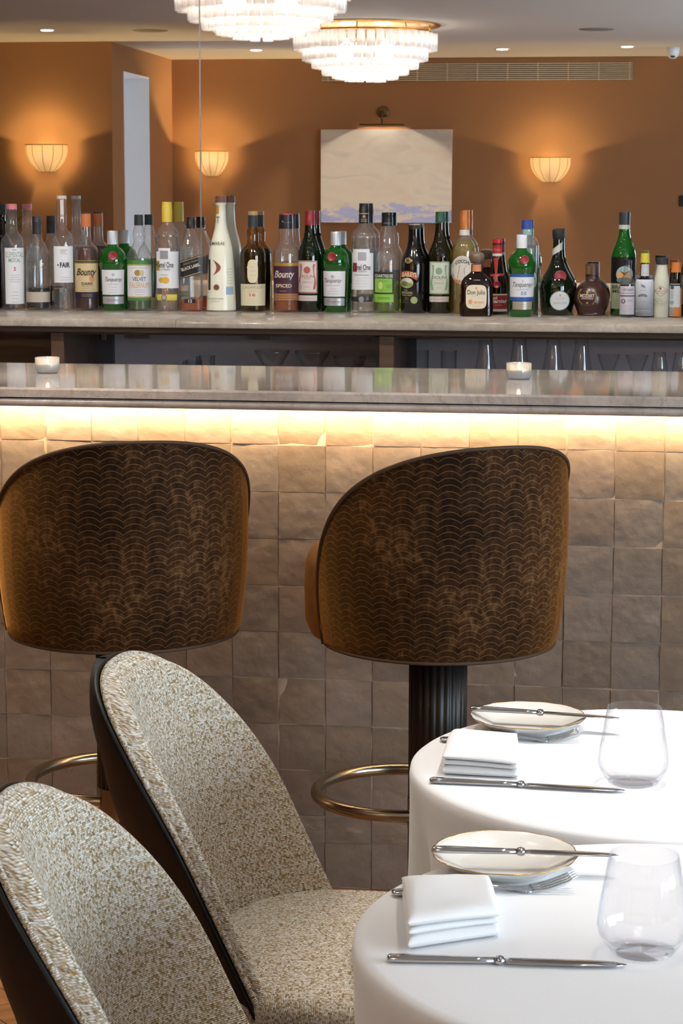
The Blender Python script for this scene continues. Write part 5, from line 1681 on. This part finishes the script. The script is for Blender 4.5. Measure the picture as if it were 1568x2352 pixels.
# ---- ceiling fittings
def downlight(x, y, lab, power=0.0, target=None, ang=75, col=(1.0, 0.93, 0.85)):
    t = thing('downlight', lab, 'ceiling light', (x, y, ZC), 0, 'recessed ceiling downlights')
    lathe('bezel', [(0.040, -0.004), (0.050, -0.003), (0.052, 0.0), (0.040, 0.0)], M['white'], t, 24)
    lathe('lamp', [(0.0, -0.0065), (0.036, -0.0065), (0.038, -0.004), (0.0, -0.004)], M['downlamp'], t, 24)
    if power:
        spot('downlight_beam', (x, y, ZC - 0.01), target or (x, y, 0), power, col, ang, 0.5, 0.035)


for px, py, lab in ((108, 68, 'lit ceiling downlight at the far left of the mirror view'), (588, 114, 'lit ceiling downlight between the mirror joint and the air grille'),
                    (1153, 112, 'lit ceiling downlight above the middle of the air grille'), (1440, 106, 'lit ceiling downlight above the right end of the air grille')):
    p = mir(at_z(px, py, ZC))
    downlight(p.x, p.y, lab, SPOT_W * 0.5)
downlight(0.22, -1.45, 'ceiling downlight directly above the white-clothed tables', SPOT_W * 1.4, (0.22, -1.75, 0.75), 46, (1.0, 0.96, 0.92))
downlight(0.20, -2.05, 'ceiling downlight over the nearer table, closer to the room', SPOT_W * 0.40, (0.18, -2.2, 0.75), 46, (1.0, 0.96, 0.92))
downlight(-0.75, -1.25, 'ceiling downlight above the stools and dining chairs', SPOT_W * 0.7, (-0.7, -1.5, 0.5), 60)
for k, xx in enumerate((-1.95, -1.25, -0.55, 0.15)):
    w_ = ('leftmost', 'second', 'third', 'rightmost')[k]
    downlight(xx, 0.85, '%s ceiling downlight in the row added to brighten the bottles, from the left' % w_, SPOT_W * 1.3, (xx, 1.80, 1.2), 62)  # unseen row, added for more light on the bottle fronts
    downlight(xx + 0.2, 0.27, '%s ceiling downlight in the row added to brighten the bar top, from the left' % w_, SPOT_W * 1.2, (xx + 0.2, 0.29, 1.1), 40)  # unseen row, added to lift the brightness of the bar top
for px, py, lab in ((345, 70, 'flush round ceiling speaker left of the chandeliers'), (1370, 67, 'flush round ceiling speaker right of the chandeliers')):
    p = mir(at_z(px, py, ZC))
    o = lathe('ceiling_speaker', [(0.0, -0.004), (0.095, -0.004), (0.105, -0.002), (0.108, 0.0), (0.0, 0.0)], plain('speaker_grille_%d' % px, '#8f867d', 0.8), None, 40)
    o.location = (p.x, p.y, ZC)
    tag(o, lab, 'speaker', 'ceiling speakers')
p = mir(at_z(1545, 112, 2.49))
t = thing('security_camera', 'small white dome security camera on the ceiling at the right', 'camera', (p.x, p.y, ZC))
lathe('housing', [(0.0, -0.075), (0.02, -0.072), (0.036, -0.058), (0.042, -0.035), (0.044, 0.0), (0.0, 0.0)], M['white'], t, 28, sharp=0)
lathe('lens', [(0.0, -0.012), (0.012, -0.011), (0.015, -0.004), (0.015, 0.0), (0.0, 0.0)], M['black'], t, 16).location = (0.0, 0.030, -0.058)
a, b_ = at_y(1560, 449, VR), at_y(1582, 474, VR)
o = box('wall_fitting', (a.x, b_.x, YR2 + 0.0005, YR2 + 0.014, b_.z, a.z), M['black'], None, 0.003)  # small black box for an unidentified dark spot in the mirror view
tag(o, 'small black switch plate on the terracotta wall at the right edge', 'fitting')
# ---- plant at the far left
p = mir(at_y(-26, 520, 2 * YM - YR1 - 0.48))
t = thing('potted_plant', 'leafy green plant at the left edge of the mirror view', 'plant', (p.x, p.y, 0))
lathe('pot', [(0.0, 0.0), (0.11, 0.0), (0.15, 0.9), (0.14, 0.9), (0.13, 0.85), (0.0, 0.85)], M['blackwood'], t, 24)
for k in range(26):
    rr = random.Random(k)
    a = rr.uniform(0, 6.28); tl = rr.uniform(0.25, 0.7); ln = rr.uniform(0.18, 0.42)
    pts = [Vector((0.02 * math.cos(a), 0.02 * math.sin(a), 0.84))]
    V, F = [], []
    for j in range(6):
        f = j / 5
        rad = 0.02 + ln * f * math.sin(tl * f * 1.6)
        z = 0.84 + ln * 2.2 * f * math.cos(tl * f * 1.3)
        w = 0.022 * math.sin(PI * (f * 0.93 + 0.05))
        V += [(rad * math.cos(a) - w * math.sin(a), rad * math.sin(a) + w * math.cos(a), z), (rad * math.cos(a) + w * math.sin(a), rad * math.sin(a) - w * math.cos(a), z)]
    for j in range(5):
        F.append((2 * j, 2 * j + 1, 2 * j + 3, 2 * j + 2))
    mesh('leaf', V, F, M['leaf'], t)
